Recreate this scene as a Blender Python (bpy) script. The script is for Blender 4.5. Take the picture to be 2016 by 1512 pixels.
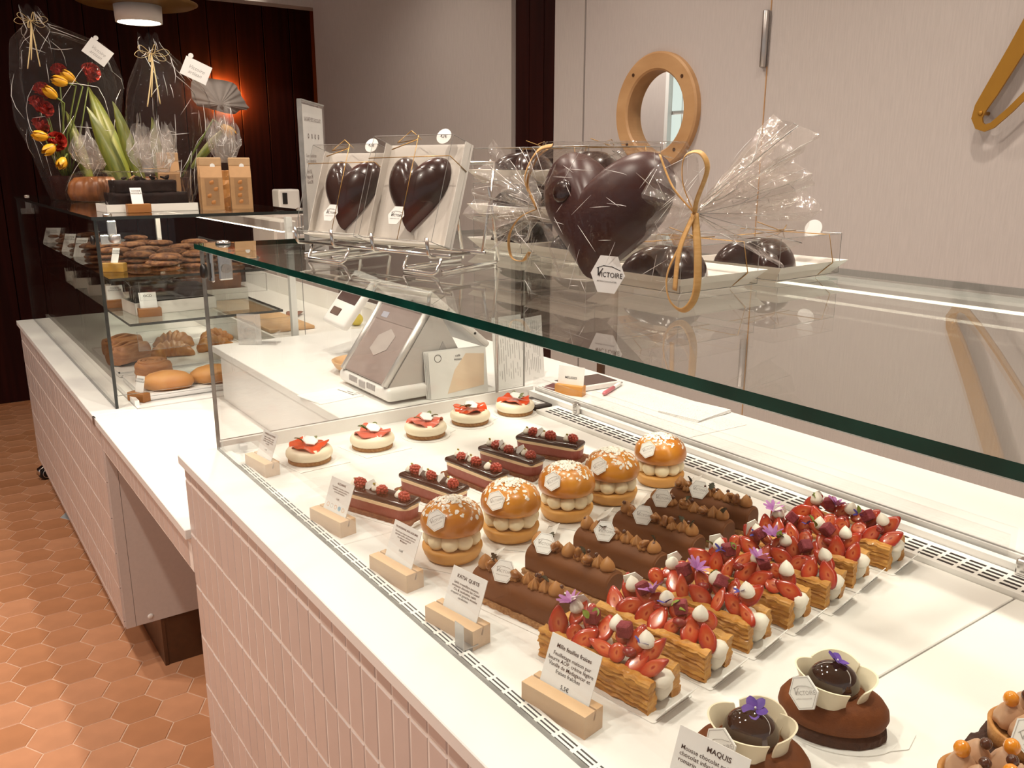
import bpy, bmesh, math, random
from math import sin, cos, pi, radians as R, sqrt
from mathutils import Matrix, Vector, Euler, noise as mnoise

for _o in list(bpy.data.objects):
    bpy.data.objects.remove(_o)
scene = bpy.context.scene
col = scene.collection

# ------------------------------------------------------------------ camera
cam_d = bpy.data.cameras.new('camera')
cam_d.sensor_width = 36.0
cam_d.lens = 29.986
cam_d.clip_start = 0.02
cam_d.clip_end = 60
cam = bpy.data.objects.new('camera', cam_d)
col.objects.link(cam)
_yaw, _pit, _rol = R(35.262), R(14.470), R(0.0908)
_f = Vector((sin(_yaw) * cos(_pit), cos(_yaw) * cos(_pit), -sin(_pit)))
_r = Vector((cos(_yaw), -sin(_yaw), 0))
_u = _r.cross(_f)
_r2 = cos(_rol) * _r + sin(_rol) * _u
_u2 = -sin(_rol) * _r + cos(_rol) * _u
_m = Matrix((_r2, _u2, -_f)).transposed().to_4x4()
_m.translation = (0, 0, 1.415)
cam.matrix_world = _m
scene.camera = cam

# ------------------------------------------------------------------ world, exposure
scene.view_settings.view_transform = 'Standard'
scene.view_settings.look = 'None'
scene.view_settings.gamma = 1.0
scene.view_settings.exposure = 0.55
scene.view_settings.use_curve_mapping = False
scene.cycles.transparent_max_bounces = 28
scene.cycles.max_bounces = 6
scene.cycles.diffuse_bounces = 3
scene.cycles.glossy_bounces = 4
scene.cycles.use_adaptive_sampling = True
scene.cycles.adaptive_threshold = 0.06
scene.cycles.caustics_reflective = False
scene.cycles.caustics_refractive = False
scene.cycles.sample_clamp_indirect = 6.0
world = bpy.data.worlds.new('daylight')
scene.world = world
world.use_nodes = True
_bg = world.node_tree.nodes['Background']
_bg.inputs[0].default_value = (1.0, 0.97, 0.955, 1)
_bg.inputs[1].default_value = 0.30

# ------------------------------------------------------------------ ceiling lamps of the shop
def spot(name, loc, power, size=2.4, blend=0.9, rad=0.035, color=(1.0, 0.90, 0.78), aim=None):
    l = bpy.data.lights.new(name, 'SPOT')
    l.energy = power; l.spot_size = size; l.spot_blend = blend
    l.shadow_soft_size = rad; l.color = color
    o = bpy.data.objects.new(name, l)
    o.location = loc
    if aim:
        o.rotation_euler = (Vector(aim) - Vector(loc)).to_track_quat('-Z', 'Y').to_euler()
    col.objects.link(o)
    return o
SPOTS = [(-0.25, 0.75, 2.70), (-0.25, 1.75, 2.70), (-0.2, 2.9, 2.70), (0.75, 0.25, 2.70), (0.75, 1.3, 2.70),
         (0.75, 2.35, 2.70), (1.55, 0.9, 2.70), (1.50, 2.1, 2.70), (1.45, 3.5, 2.70), (-1.0, 3.4, 2.70), (-1.1, 1.3, 2.70), (1.5, 4.6, 2.70)]
SPOT_POW = [36, 36, 34, 40, 40, 34, 21, 18, 18, 42, 42, 18]
for _i, _p in enumerate(SPOTS):
    if _i == 11:      # extra unseen spot, added to brighten the shell wall light
        spot('ceiling_spot', (_p[0], _p[1], _p[2] - 0.02), SPOT_POW[_i], 0.75, 0.5, aim=(1.8, 5.8, 1.8))
    else:
        spot('ceiling_spot', (_p[0], _p[1], _p[2] - 0.02), SPOT_POW[_i])

# ------------------------------------------------------------------ materials
MATS = {}
def _nt(name):
    m = bpy.data.materials.new(name)
    m.use_nodes = True
    t = m.node_tree
    return m, t, t.nodes['Principled BSDF']
def mat(name, c, rough=0.5, metal=0.0, var=0.0, vscale=30.0, c2=None, bump=0.0, bscale=60.0, coat=0.0, sss=0.0,
        stretch=None, detail=3.0, spec=0.5, ramp=(0.35, 0.65), emit=None):
    """principled material, colour varied by procedural noise between c and c2"""
    if name in MATS:
        return MATS[name]
    m, t, b = _nt(name)
    n, l = t.nodes, t.links
    b.inputs['Base Color'].default_value = (*c, 1)
    b.inputs['Roughness'].default_value = rough
    b.inputs['Metallic'].default_value = metal
    b.inputs['Specular IOR Level'].default_value = spec
    if coat:
        b.inputs['Coat Weight'].default_value = coat
        b.inputs['Coat Roughness'].default_value = 0.06
    if sss > 0.5:
        b.inputs['Subsurface Weight'].default_value = sss
        b.inputs['Subsurface Radius'].default_value = (0.006, 0.003, 0.002)
    if emit:
        b.inputs['Emission Color'].default_value = (*emit[0], 1)
        b.inputs['Emission Strength'].default_value = emit[1]
    tc = n.new('ShaderNodeTexCoord')
    mp = n.new('ShaderNodeMapping')
    l.new(tc.outputs['Object'], mp.inputs[0])
    if stretch:
        mp.inputs['Scale'].default_value = stretch
    if c2 is None and var == 0:
        var = 0.06
    nz = n.new('ShaderNodeTexNoise')
    nz.inputs['Scale'].default_value = vscale
    nz.inputs['Detail'].default_value = detail
    l.new(mp.outputs[0], nz.inputs[0])
    rp = n.new('ShaderNodeValToRGB')
    rp.color_ramp.elements[0].position = ramp[0]
    rp.color_ramp.elements[1].position = ramp[1]
    cc2 = c2 if c2 is not None else tuple(max(0, x * (1 - var)) for x in c)
    rp.color_ramp.elements[0].color = (*c, 1)
    rp.color_ramp.elements[1].color = (*cc2, 1)
    l.new(nz.outputs[0], rp.inputs[0])
    l.new(rp.outputs[0], b.inputs['Base Color'])
    if bump:
        n2 = n.new('ShaderNodeTexNoise')
        n2.inputs['Scale'].default_value = bscale
        n2.inputs['Detail'].default_value = 4
        l.new(mp.outputs[0], n2.inputs[0])
        bp = n.new('ShaderNodeBump')
        bp.inputs['Strength'].default_value = bump
        bp.inputs['Distance'].default_value = 0.002
        l.new(n2.outputs[0], bp.inputs['Height'])
        l.new(bp.outputs[0], b.inputs['Normal'])
    MATS[name] = m
    return m
def glassy(name, tint=(1, 1, 1), ior=1.45, rough=0.0, gloss=(1, 1, 1), bump=0.0, bscale=40.0, haze=0.0, hazec=(0.8, 0.75, 0.72), dist=0.004):
    """clear sheet: transparent body with Fresnel reflection, optional milky share"""
    if name in MATS:
        return MATS[name]
    m, t, b = _nt(name)
    n, l = t.nodes, t.links
    n.remove(b)
    out = n['Material Output']
    tr = n.new('ShaderNodeBsdfTransparent'); tr.inputs[0].default_value = (*tint, 1)
    gl = n.new('ShaderNodeBsdfGlossy'); gl.inputs['Color'].default_value = (*gloss, 1); gl.inputs['Roughness'].default_value = rough
    fr = n.new('ShaderNodeFresnel')
    gm = n.new('ShaderNodeNewGeometry'); mi = n.new('ShaderNodeMix')      # same reflectance on both sides of the sheet
    mi.inputs[2].default_value = ior; mi.inputs[3].default_value = 1.0 / ior
    l.new(gm.outputs['Backfacing'], mi.inputs[0]); l.new(mi.outputs[0], fr.inputs['IOR'])
    mx = n.new('ShaderNodeMixShader')
    l.new(fr.outputs[0], mx.inputs[0]); l.new(tr.outputs[0], mx.inputs[1]); l.new(gl.outputs[0], mx.inputs[2])
    if bump:
        tc = n.new('ShaderNodeTexCoord')
        nz = n.new('ShaderNodeTexNoise'); nz.inputs['Scale'].default_value = bscale; nz.inputs['Detail'].default_value = 3
        l.new(tc.outputs['Object'], nz.inputs[0])
        bp = n.new('ShaderNodeBump'); bp.inputs['Strength'].default_value = bump; bp.inputs['Distance'].default_value = dist
        l.new(nz.outputs[0], bp.inputs['Height'])
        l.new(bp.outputs[0], gl.inputs['Normal']); l.new(bp.outputs[0], fr.inputs['Normal'])
    last = mx
    if haze:
        df = n.new('ShaderNodeBsdfDiffuse'); df.inputs[0].default_value = (*hazec, 1)
        m2 = n.new('ShaderNodeMixShader'); m2.inputs[0].default_value = haze
        l.new(mx.outputs[0], m2.inputs[1]); l.new(df.outputs[0], m2.inputs[2])
        last = m2
    l.new(last.outputs[0], out.inputs['Surface'])
    MATS[name] = m
    return m
def glow(name, c, s):
    if name in MATS:
        return MATS[name]
    m, t, b = _nt(name)
    t.nodes.remove(b)
    e = t.nodes.new('ShaderNodeEmission')
    e.inputs[0].default_value = (*c, 1); e.inputs[1].default_value = s
    t.links.new(e.outputs[0], t.nodes['Material Output'].inputs['Surface'])
    MATS[name] = m
    return m

# ------------------------------------------------------------------ mesh helpers
class MB:
    """collects verts and faces; build() makes ONE mesh object"""
    def __init__(s):
        s.v = []; s.f = []; s.mi = []; s.sm = []
    def add(s, vf, mi=0, smooth=False, T=None):
        v, f = vf
        k = len(s.v)
        if T is not None:
            v = [tuple(T @ Vector(p)) for p in v]
        s.v += [tuple(p) for p in v]
        s.f += [tuple(i + k for i in q) for q in f]
        s.mi += [mi] * len(f)
        s.sm += [smooth] * len(f)
        return s
    def mesh(s, name, mats):
        me = bpy.data.meshes.new(name)
        me.from_pydata(s.v, [], s.f)
        for m in mats:
            me.materials.append(m)
        me.polygons.foreach_set('material_index', s.mi)
        me.polygons.foreach_set('use_smooth', s.sm)
        me.update()
        return me
MESH = {}
def cached(key, fn):
    """mesh shared between alike pieces; fn returns (MB, [materials])"""
    if key not in MESH:
        mb, ms = fn()
        MESH[key] = mb.mesh(key, ms)
    return MESH[key]
def place(name, me, parent=None, loc=(0, 0, 0), rot=(0, 0, 0), sc=(1, 1, 1), **props):
    o = bpy.data.objects.new(name, me)
    o.location = loc
    if isinstance(rot, Matrix):
        o.rotation_euler = rot.to_euler()
    else:
        o.rotation_euler = rot
    o.scale = sc if not isinstance(sc, (int, float)) else (sc, sc, sc)
    if parent is not None:
        o.parent = parent
    col.objects.link(o)
    for k, v in props.items():
        o[k] = v
    return o
def part(name, mb, ms, parent=None, loc=(0, 0, 0), rot=(0, 0, 0), sc=(1, 1, 1), **props):
    ms = ms if isinstance(ms, (list, tuple)) else [ms]
    return place(name, mb.mesh(name, ms), parent, loc, rot, sc, **props)
def thing(name, label, cat, loc=(0, 0, 0), rz=0.0, group=None, rot=None):
    o = bpy.data.objects.new(name, None)
    o.empty_display_size = 0.02
    o.location = loc
    o.rotation_euler = rot if rot is not None else (0, 0, rz)
    o['label'] = label; o['category'] = cat
    if group:
        o['group'] = group
    col.objects.link(o)
    return o
def struct(name, mb, ms, parent=None, **props):
    o = part(name, mb, ms, parent, **props)
    if parent is None:
        o['kind'] = 'structure'
    return o
def box(x0, x1, y0, y1, z0, z1):
    v = [(x, y, z) for z in (z0, z1) for y in (y0, y1) for x in (x0, x1)]
    f = [(0, 2, 3, 1), (4, 5, 7, 6), (0, 1, 5, 4), (2, 6, 7, 3), (0, 4, 6, 2), (1, 3, 7, 5)]
    return v, f
_rb = {}
def rbox(sx, sy, sz, r, seg=2):
    """rounded box centred at origin"""
    key = (round(sx, 5), round(sy, 5), round(sz, 5), round(r, 5), seg)
    if key not in _rb:
        bm = bmesh.new()
        bmesh.ops.create_cube(bm, size=1.0)
        for v in bm.verts:
            v.co = Vector((v.co.x * sx, v.co.y * sy, v.co.z * sz))
        bmesh.ops.bevel(bm, geom=bm.edges[:], offset=r, segments=seg, profile=0.5, affect='EDGES')
        bm.verts.index_update()
        _rb[key] = ([tuple(v.co) for v in bm.verts], [tuple(v.index for v in f.verts) for f in bm.faces])
        bm.free()
    return _rb[key]
def T(x=0, y=0, z=0, rx=0, ry=0, rz=0, s=1.0):
    S = Matrix.Diagonal((s, s, s, 1)) if isinstance(s, (int, float)) else Matrix.Diagonal((*s, 1))
    return Matrix.Translation((x, y, z)) @ Euler((rx, ry, rz)).to_matrix().to_4x4() @ S
def lathe(prof, n=24, mod=None, cap=True):
    """revolve (r,z) profile; mod(theta, k) scales the radius"""
    v = []; f = []
    for k, (r, z) in enumerate(prof):
        for i in range(n):
            a = 2 * pi * i / n
            q = r * (mod(a, k / max(1, len(prof) - 1)) if mod else 1)
            v.append((q * cos(a), q * sin(a), z))
    for k in range(len(prof) - 1):
        for i in range(n):
            j = (i + 1) % n
            f.append((k * n + i, k * n + j, (k + 1) * n + j, (k + 1) * n + i))
    if cap:
        f.append(tuple(range(n - 1, -1, -1)))
        f.append(tuple((len(prof) - 1) * n + i for i in range(n)))
    return v, f
def ball(r=1.0, nu=12, nv=8, sc=(1, 1, 1), jit=0.0, freq=3.0, seed=0.0):
    v = [(0, 0, -r * sc[2])]; f = []
    for k in range(1, nv):
        p = pi * k / nv
        for i in range(nu):
            a = 2 * pi * i / nu
            d = Vector((sin(p) * cos(a), sin(p) * sin(a), -cos(p)))
            q = r * (1 + (jit * mnoise.noise(d * freq + Vector((seed, seed * 2, 0))) if jit else 0))
            v.append((d.x * q * sc[0], d.y * q * sc[1], d.z * q * sc[2]))
    v.append((0, 0, r * sc[2]))
    for i in range(nu):
        f.append((0, 1 + (i + 1) % nu, 1 + i))
    for k in range(nv - 2):
        for i in range(nu):
            j = (i + 1) % nu
            a = 1 + k * nu
            f.append((a + i, a + j, a + nu + j, a + nu + i))
    t = len(v) - 1
    a = 1 + (nv - 2) * nu
    for i in range(nu):
        f.append((a + i, a + (i + 1) % nu, t))
    return v, f
def tube(pts, r=0.002, n=8, closed=False, flat=None):
    """tube along a polyline; r number or list; flat=(w,t) gives a ribbon section"""
    P = [Vector(p) for p in pts]
    N = len(P)
    v = []; f = []
    up = Vector((0, 0, 1))
    prev = None
    for k in range(N):
        if closed:
            d = P[(k + 1) % N] - P[k - 1]
        else:
            d = P[min(k + 1, N - 1)] - P[max(k - 1, 0)]
        if d.length < 1e-9:
            d = Vector((0, 0, 1))
        d.normalize()
        if prev is None:
            a = d.cross(up)
            if a.length < 1e-3:
                a = d.cross(Vector((0, 1, 0)))
            a.normalize()
        else:
            a = prev - d * prev.dot(d)
            if a.length < 1e-6:
                a = d.orthogonal()
            a.normalize()
        prev = a
        b = d.cross(a)
        rr = r[k] if isinstance(r, (list, tuple)) else r
        for i in range(n):
            t = 2 * pi * i / n
            if flat:
                v.append(tuple(P[k] + a * cos(t) * flat[0] * (rr if isinstance(r, (list, tuple)) else 1) + b * sin(t) * flat[1]))
            else:
                v.append(tuple(P[k] + a * cos(t) * rr + b * sin(t) * rr))
    for k in range(N if closed else N - 1):
        k2 = (k + 1) % N
        for i in range(n):
            j = (i + 1) % n
            f.append((k * n + i, k * n + j, k2 * n + j, k2 * n + i))
    if not closed:
        f.append(tuple(range(n - 1, -1, -1)))
        f.append(tuple((N - 1) * n + i for i in range(n)))
    return v, f
def prism(out, z0, z1):
    n = len(out)
    v = [(x, y, z0) for x, y in out] + [(x, y, z1) for x, y in out]
    f = [tuple(range(n - 1, -1, -1)), tuple(range(n, 2 * n))]
    for i in range(n):
        j = (i + 1) % n
        f.append((i, j, n + j, n + i))
    return v, f
def grid(fn, nu, nv, wrap=False):
    v = [fn(i / (nu if wrap else nu - 1), j / (nv - 1)) for j in range(nv) for i in range(nu)]
    f = []
    for j in range(nv - 1):
        for i in range(nu if wrap else nu - 1):
            i2 = (i + 1) % nu
            f.append((j * nu + i, j * nu + i2, (j + 1) * nu + i2, (j + 1) * nu + i))
    return v, f
def rough_box(sx, sy, sz, nx, ny, nz, amp, freq, seed=0, zlay=0.0):
    """box of base centre (0,0,0) with subdivided, noise-roughened sides"""
    v = []; f = []; idx = {}
    def gp(i, j, k):
        key = (i, j, k)
        if key not in idx:
            p = Vector((sx * (i / nx - .5), sy * (j / ny - .5), sz * k / nz))
            d = Vector((mnoise.noise(p * freq + Vector((seed, 0, 0))), mnoise.noise(p * freq + Vector((0, seed + 7, 0))), mnoise.noise(p * freq + Vector((0, 0, seed + 13)))))
            if zlay:
                d += Vector((0, (1 if j == ny else -1 if j == 0 else 0), 0)) * (zlay * sin(k * 2.6 + 3 * mnoise.noise(Vector((p.x * 40, seed, 0)))))
            idx[key] = len(v)
            v.append(tuple(p + d * amp))
        return idx[key]
    for i in range(nx):
        for j in range(ny):
            f.append((gp(i, j, 0), gp(i, j + 1, 0), gp(i + 1, j + 1, 0), gp(i + 1, j, 0)))
            f.append((gp(i, j, nz), gp(i + 1, j, nz), gp(i + 1, j + 1, nz), gp(i, j + 1, nz)))
    for i in range(nx):
        for k in range(nz):
            f.append((gp(i, 0, k), gp(i + 1, 0, k), gp(i + 1, 0, k + 1), gp(i, 0, k + 1)))
            f.append((gp(i, ny, k), gp(i, ny, k + 1), gp(i + 1, ny, k + 1), gp(i + 1, ny, k)))
    for j in range(ny):
        for k in range(nz):
            f.append((gp(0, j, k), gp(0, j, k + 1), gp(0, j + 1, k + 1), gp(0, j + 1, k)))
            f.append((gp(nx, j, k), gp(nx, j + 1, k), gp(nx, j + 1, k + 1), gp(nx, j, k + 1)))
    return v, f
def rrect(sx, sy, r, n=5):
    out = []
    for cx, cy, a0 in ((sx / 2 - r, sy / 2 - r, 0), (-sx / 2 + r, sy / 2 - r, 90), (-sx / 2 + r, -sy / 2 + r, 180), (sx / 2 - r, -sy / 2 + r, 270)):
        for i in range(n + 1):
            a = R(a0 + 90 * i / n)
            out.append((cx + r * cos(a), cy + r * sin(a)))
    return out
def facing(nrm, up=(0, 0, 1)):
    """rotation whose local +Z looks along nrm and local +Y is as upright as possible"""
    z = Vector(nrm).normalized()
    x = Vector(up).cross(z)
    if x.length < 1e-4:
        x = Vector((1, 0, 0))
    x.normalize()
    y = z.cross(x)
    return Matrix((x, y, z)).transposed()

# ------------------------------------------------------------------ lettering (all text meshes in one batch)
TEXTS = {}
def want(key, body, size, bold=0.0, align='CENTER', space=1.0, shear=0.0, lspace=1.0):
    TEXTS[key] = (body, size, bold, align, space, shear, lspace)
want('card_cheese_t', 'CHEESECAKE FRAISE', 0.0042, 0.010)
want('card_cheese', 'Sablé croustillant, crème\ncheesecake vanille, gelée\nde fraise, fraises fraîches\net basilic', 0.0035, 0.002)
want('card_cheese_p', '5,50€', 0.0032)
want('card_rasp_t', 'ALIZARINE', 0.0042, 0.010)
want('card_rasp', 'Croustillant chocolat, crémeux\nframboise, ganache vanille,\nconfit de framboise', 0.0033, 0.003)
want('card_rasp_p', '5,50€', 0.0032)
want('card_trop_t', 'TROPEZIENNE AUX AGRUMES', 0.0034, 0.012)
want('card_trop', 'Brioche pur beurre moussée aux\nagrumes confits, infusion citron\net crémeux vanille de\nMadagascar', 0.0032, 0.003)
want('card_trop_p', '5,50€', 0.0036, 0.006)
want('card_katia_t', "KATIA' QUETE", 0.0056, 0.012)
want('card_katia', 'Sablé croustillant noisette,\nonctueux chocolat lait Grand\nCru & cacahuètes, sablé\ncraquant et ganache montée\ncacahuètes', 0.0038, 0.003)
want('card_mille_t', 'Mille feuilles fraises', 0.0056, 0.014)
want('card_mille', 'Feuilletage maison pur\nbeurre AOP, crème légère\nVanille de Madagascar et\nfraises fraîches', 0.0052, 0.005)
want('card_mille_p', '5,5€', 0.0056, 0.010)
want('card_maq_t', 'MAQUIS', 0.0058, 0.014)
want('card_maq', 'Mousse chocolat noir,\nchocolat infusé au\nromarin', 0.0050, 0.004, 'LEFT')
want('card_mel', 'MELISSES', 0.0075, 0.012)
want('logo', 'VICTOIRE', 0.0052, 0.0, 'CENTER', 1.0, 0.0)
want('logo_v', 'V', 0.0085, 0.0, 'CENTER', 1.0, 0.35)
want('logo_sub', 'ARTISAN CHOCOLATIER', 0.0016)
want('menu_head', 'LA CARTE DES CHOCOLATS', 0.010, 0.004)
want('menu_text', 'Coeur chocolat noir\nCoeur chocolat lait\n\nPetit 12€\nMoyen 18€\nGrand 29€', 0.009, 0.002, 'LEFT')
want('menu_icons', 'o   o   o   o', 0.016, 0.01)
want('reg_note', 'Moyens de paiement\nCB - espèces\nmerci', 0.009, 0.004, 'LEFT')
want('leaf_small', 'café\nvoisin', 0.008, 0.002)
want('tag_bocal', 'bocal', 0.009, 0.006)
want('stick_p', '42€', 0.0065, 0.006)
want('tag_note', 'Victoire\nartisan', 0.016, 0.0, 'CENTER', 1.0, 0.3)
want('far_tag', 'COOKIE\nCHOCOLAT', 0.0075, 0.012)
want('oco', 'OCO', 0.011, 0.012)
def build_texts():
    tmp = []
    for k, (body, size, bold, al, sp, sh, ls) in TEXTS.items():
        cu = bpy.data.curves.new('t_' + k, 'FONT')
        cu.body = body; cu.size = size; cu.offset = bold * size; cu.align_x = al; cu.align_y = 'TOP'
        cu.space_character = sp; cu.shear = sh; cu.space_line = ls
        cu.resolution_u = 2
        o = bpy.data.objects.new('t_' + k, cu)
        col.objects.link(o)
        tmp.append((k, o))
    dg = bpy.context.evaluated_depsgraph_get()
    dg.update()
    for k, o in tmp:
        MESH['txt_' + k] = bpy.data.meshes.new_from_object(o.evaluated_get(dg))
    for k, o in tmp:
        cu = o.data
        bpy.data.objects.remove(o)
        bpy.data.curves.remove(cu)
build_texts()
def text(key, material, parent, loc, rot=(0, 0, 0), name='lettering', sc=1.0):
    me = MESH['txt_' + key]
    kk = key + material.name
    if kk not in MESH:
        m2 = me.copy(); m2.materials.clear(); m2.materials.append(material)
        MESH[kk] = m2
    return place(name, MESH[kk], parent, loc, rot, sc)
# ================================================================== SETTING
m_grout = mat('floor_grout', (0.74, 0.52, 0.38), 0.85, var=0.15)
m_terr = [mat('terracotta_%d' % i, c, 0.42, c2=tuple(x * 0.86 for x in c), vscale=9, bump=0.05, bscale=90) for i, c in enumerate(
    [(0.60, 0.28, 0.145), (0.57, 0.26, 0.13), (0.64, 0.305, 0.165), (0.54, 0.24, 0.115)])]
m_wall = mat('wall_fabric', (0.585, 0.515, 0.48), 0.9, var=0.07, vscale=240, stretch=(1, 1, 0.06), bump=0.25, bscale=420)
m_door = mat('door_laminate', (0.585, 0.515, 0.485), 0.75, var=0.05, vscale=200, stretch=(1, 1, 0.1))
m_dark = mat('mahogany_panel', (0.020, 0.0032, 0.0022), 0.62, c2=(0.034, 0.0055, 0.0035), vscale=26, stretch=(1, 1, 0.05), spec=0.12)
m_ceil = mat('ceiling_paint', (0.78, 0.74, 0.70), 0.9)
m_white = mat('white_stone', (0.86, 0.845, 0.81), 0.32, var=0.03, vscale=5)
m_whitelam = mat('white_laminate', (0.84, 0.82, 0.79), 0.28, var=0.02, vscale=6)
m_beige = mat('beige_laminate', (0.58, 0.50, 0.46), 0.55, var=0.04, vscale=120)
m_tgrout = mat('tile_grout', (0.92, 0.82, 0.74), 0.9)
m_tile = [mat('pink_tile_%d' % i, c, 0.30, var=0.05, vscale=14, bump=0.05, bscale=30) for i, c in enumerate(
    [(0.62, 0.525, 0.485), (0.64, 0.54, 0.50), (0.605, 0.51, 0.47), (0.63, 0.53, 0.485)])]
m_brown = mat('brown_plinth', (0.09, 0.035, 0.014), 0.4, var=0.2, vscale=40)
m_wood = mat('pale_wood', (0.62, 0.39, 0.20), 0.5, c2=(0.52, 0.31, 0.15), vscale=40, stretch=(0.12, 1, 1))
m_ringw = mat('ring_plywood', (0.62, 0.36, 0.17), 0.5, c2=(0.50, 0.27, 0.115), vscale=12, stretch=(1, 0.3, 1))
m_chrome = mat('polished_chrome', (0.72, 0.70, 0.68), 0.16, 1.0, var=0.03)
m_steel = mat('brushed_steel', (0.55, 0.52, 0.50), 0.35, 1.0, var=0.05)
m_black = mat('black_plastic', (0.012, 0.010, 0.009), 0.4)
m_gold = mat('gold_metal', (0.46, 0.225, 0.03), 0.42, 0.55, var=0.06)
m_grey = mat('grey_plastic', (0.42, 0.39, 0.38), 0.5)
m_pane = glassy('clear_glass', (0.985, 0.99, 0.985), 1.27)
m_top = glassy('top_glass', (0.94, 0.965, 0.95), 1.5)
m_green = mat('green_glass_edge', (0.006, 0.058, 0.042), 0.12, var=0.4, vscale=18, spec=0.6)
m_edge = mat('dark_glass_edge', (0.02, 0.022, 0.02), 0.15, var=0.2)
m_edgel = mat('light_glass_edge', (0.34, 0.33, 0.31), 0.2, var=0.4, vscale=30)
m_acryl = glassy('clear_acrylic', (0.97, 0.97, 0.97), 1.38)
m_slot = mat('vent_slot_dark', (0.02, 0.016, 0.016), 0.8)
m_ink = mat('black_ink', (0.03, 0.02, 0.02), 0.8)
m_inkb = mat('brown_ink', (0.10, 0.05, 0.045), 0.8)
m_card = mat('white_card', (0.83, 0.82, 0.79), 0.5, var=0.02)
m_paper = mat('white_paper', (0.80, 0.785, 0.755), 0.8, var=0.03)
m_led = glow('led_strip_light', (1.0, 0.87, 0.68), 4.2)

# floor: grout bed with hexagonal terracotta tiles
floor = struct('floor', MB().add(box(-4.5, 4.5, -4.0, 5.9, -0.06, -0.0018)), m_grout)
HS, HP = 0.1108, 0.1138           # flat-to-flat size and pitch
def hexmesh(i):
    def fn():
        s = HS / sqrt(3)
        t = [(s * cos(R(60 * k)), s * sin(R(60 * k))) for k in range(6)]
        mb = MB()
        v = [(x, y, -0.006) for x, y in t] + [(x, y, -0.0014) for x, y in t] + [(x * .975, y * .975, 0) for x, y in t]
        f = [tuple(range(12, 18))]
        for k in range(6):
            j = (k + 1) % 6
            f += [(k, j, 6 + j, 6 + k), (6 + k, 6 + j, 12 + j, 12 + k)]
        mb.add((v, f))
        return mb, [m_terr[i]]
    return cached('hex_tile_%d' % i, fn)
rng = random.Random(4)
cs = HP * sqrt(3) / 2
seen, rest = [], []
_inv = cam.matrix_world.inverted()
for ci in range(-30, 16):
    for ri in range(-32, 34):
        x = 0.135 + ci * cs
        y = 2.663 + (ri + (0.5 if ci % 2 else 0)) * HP
        if not (-3.0 < x < 1.3 and -1.2 < y < 5.86):
            continue
        p = _inv @ Vector((x, y, 0))
        px, py = 1008 - 1679.2 * p.x / p.z, 756 + 1679.2 * p.y / p.z
        front = p.z < -0.3
        (seen if front and -60 < px < 470 and 770 < py < 1580 and (x < 0.44 or (x < 0.62 and 1.6 < y < 2.5)) else rest).append((-p.z, x, y))
seen.sort()
rest += seen[300:]
seen = seen[:300]
for _, x, y in seen:
    o = place('floor_tile', hexmesh(rng.randrange(4)), floor, (x, y, 0), (rng.uniform(-.003, .003), rng.uniform(-.003, .003), 0))
    if abs(x - 0.43) < 0.05 and abs(y - 3.727) < 0.06:
        o.data = o.data.copy(); o.data.materials[0] = mat('pale_blue_tile', (0.40, 0.43, 0.45), 0.5); o['label'] = 'single pale blue tile at the counter foot'
mb = MB()
s6 = HS / sqrt(3)
for _, x, y in rest:
    t = [(x + s6 * cos(R(60 * k)), y + s6 * sin(R(60 * k))) for k in range(6)]
    mb.add(prism(t, -0.006, -0.0004), rng.randrange(4))
part('floor_tiling', mb, m_terr, floor, kind='stuff')

# right wall (x = 2.2): fabric-covered, with a dark panel, a flush door and a niche at the far end
WX = 2.2
wall_r = MB()
wall_r.add(box(WX, WX + 0.12, -4.0, 1.785, 0, 2.75))
wall_r.add(box(WX, WX + 0.12, 2.645, 2.824, 0, 2.75))
wall_r.add(box(WX, WX + 0.12, 3.12, 5.18, 0, 2.75))
wall_r.add(box(WX, WX + 0.12, 1.785, 2.645, 2.62, 2.75))
struct('wall_right', wall_r, m_wall)
trim = MB().add(box(WX + 0.03, WX + 0.12, 2.824, 3.12, 0, 2.75))
tr = struct('trim_1', trim, m_dark)
for k in range(3):
    part('plank', MB().add(rbox(0.012, 0.094, 2.72, 0.002, 1), 0, False, T(WX + 0.026, 2.873 + k * 0.099, 1.37)), m_dark, tr)
# far wall of dark wood planks
wall_b = struct('wall_back', MB().add(box(-4.5, 3.2, 5.88, 6.0, 0, 2.75)), m_dark)
for k in range(36):
    part('plank', MB().add(rbox(0.176, 0.03, 2.74, 0.003, 1), 0, False, T(-3.9 + k * 0.18, 5.868, 1.37)), m_dark, wall_b)
struct('wall_niche', MB().add(box(2.46, 2.56, 5.18, 5.88, 0, 2.75)), m_dark)
struct('trim_2', MB().add(box(-4.5, 3.2, 5.18, 5.30, 2.318, 2.75)).add(box(WX + 0.12, 3.2, 5.18, 5.30, 0, 2.318)), m_wall)
ceil = struct('ceiling', MB().add(box(-4.5, 3.2, -4.0, 6.0, 2.75, 2.85)), m_ceil)
m_lampg = glow('ceiling_lamp_glass', (1.0, 0.90, 0.76), 24.0)
for i, p in enumerate(SPOTS):  # the last fixture belongs to the added shell spot
    sp = place('recessed_spotlight', cached('spot_ring', lambda: (MB().add(lathe([(0.05, 0.049), (0.05, 0.0), (0.036, 0.0), (0.036, 0.045)], 24, cap=False), 0, True), [m_steel])), ceil, p)
    place('lens', cached('spot_lens', lambda: (MB().add(lathe([(0.034, 0.032), (0.034, 0.036)], 20)), [m_lampg])), sp)

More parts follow.
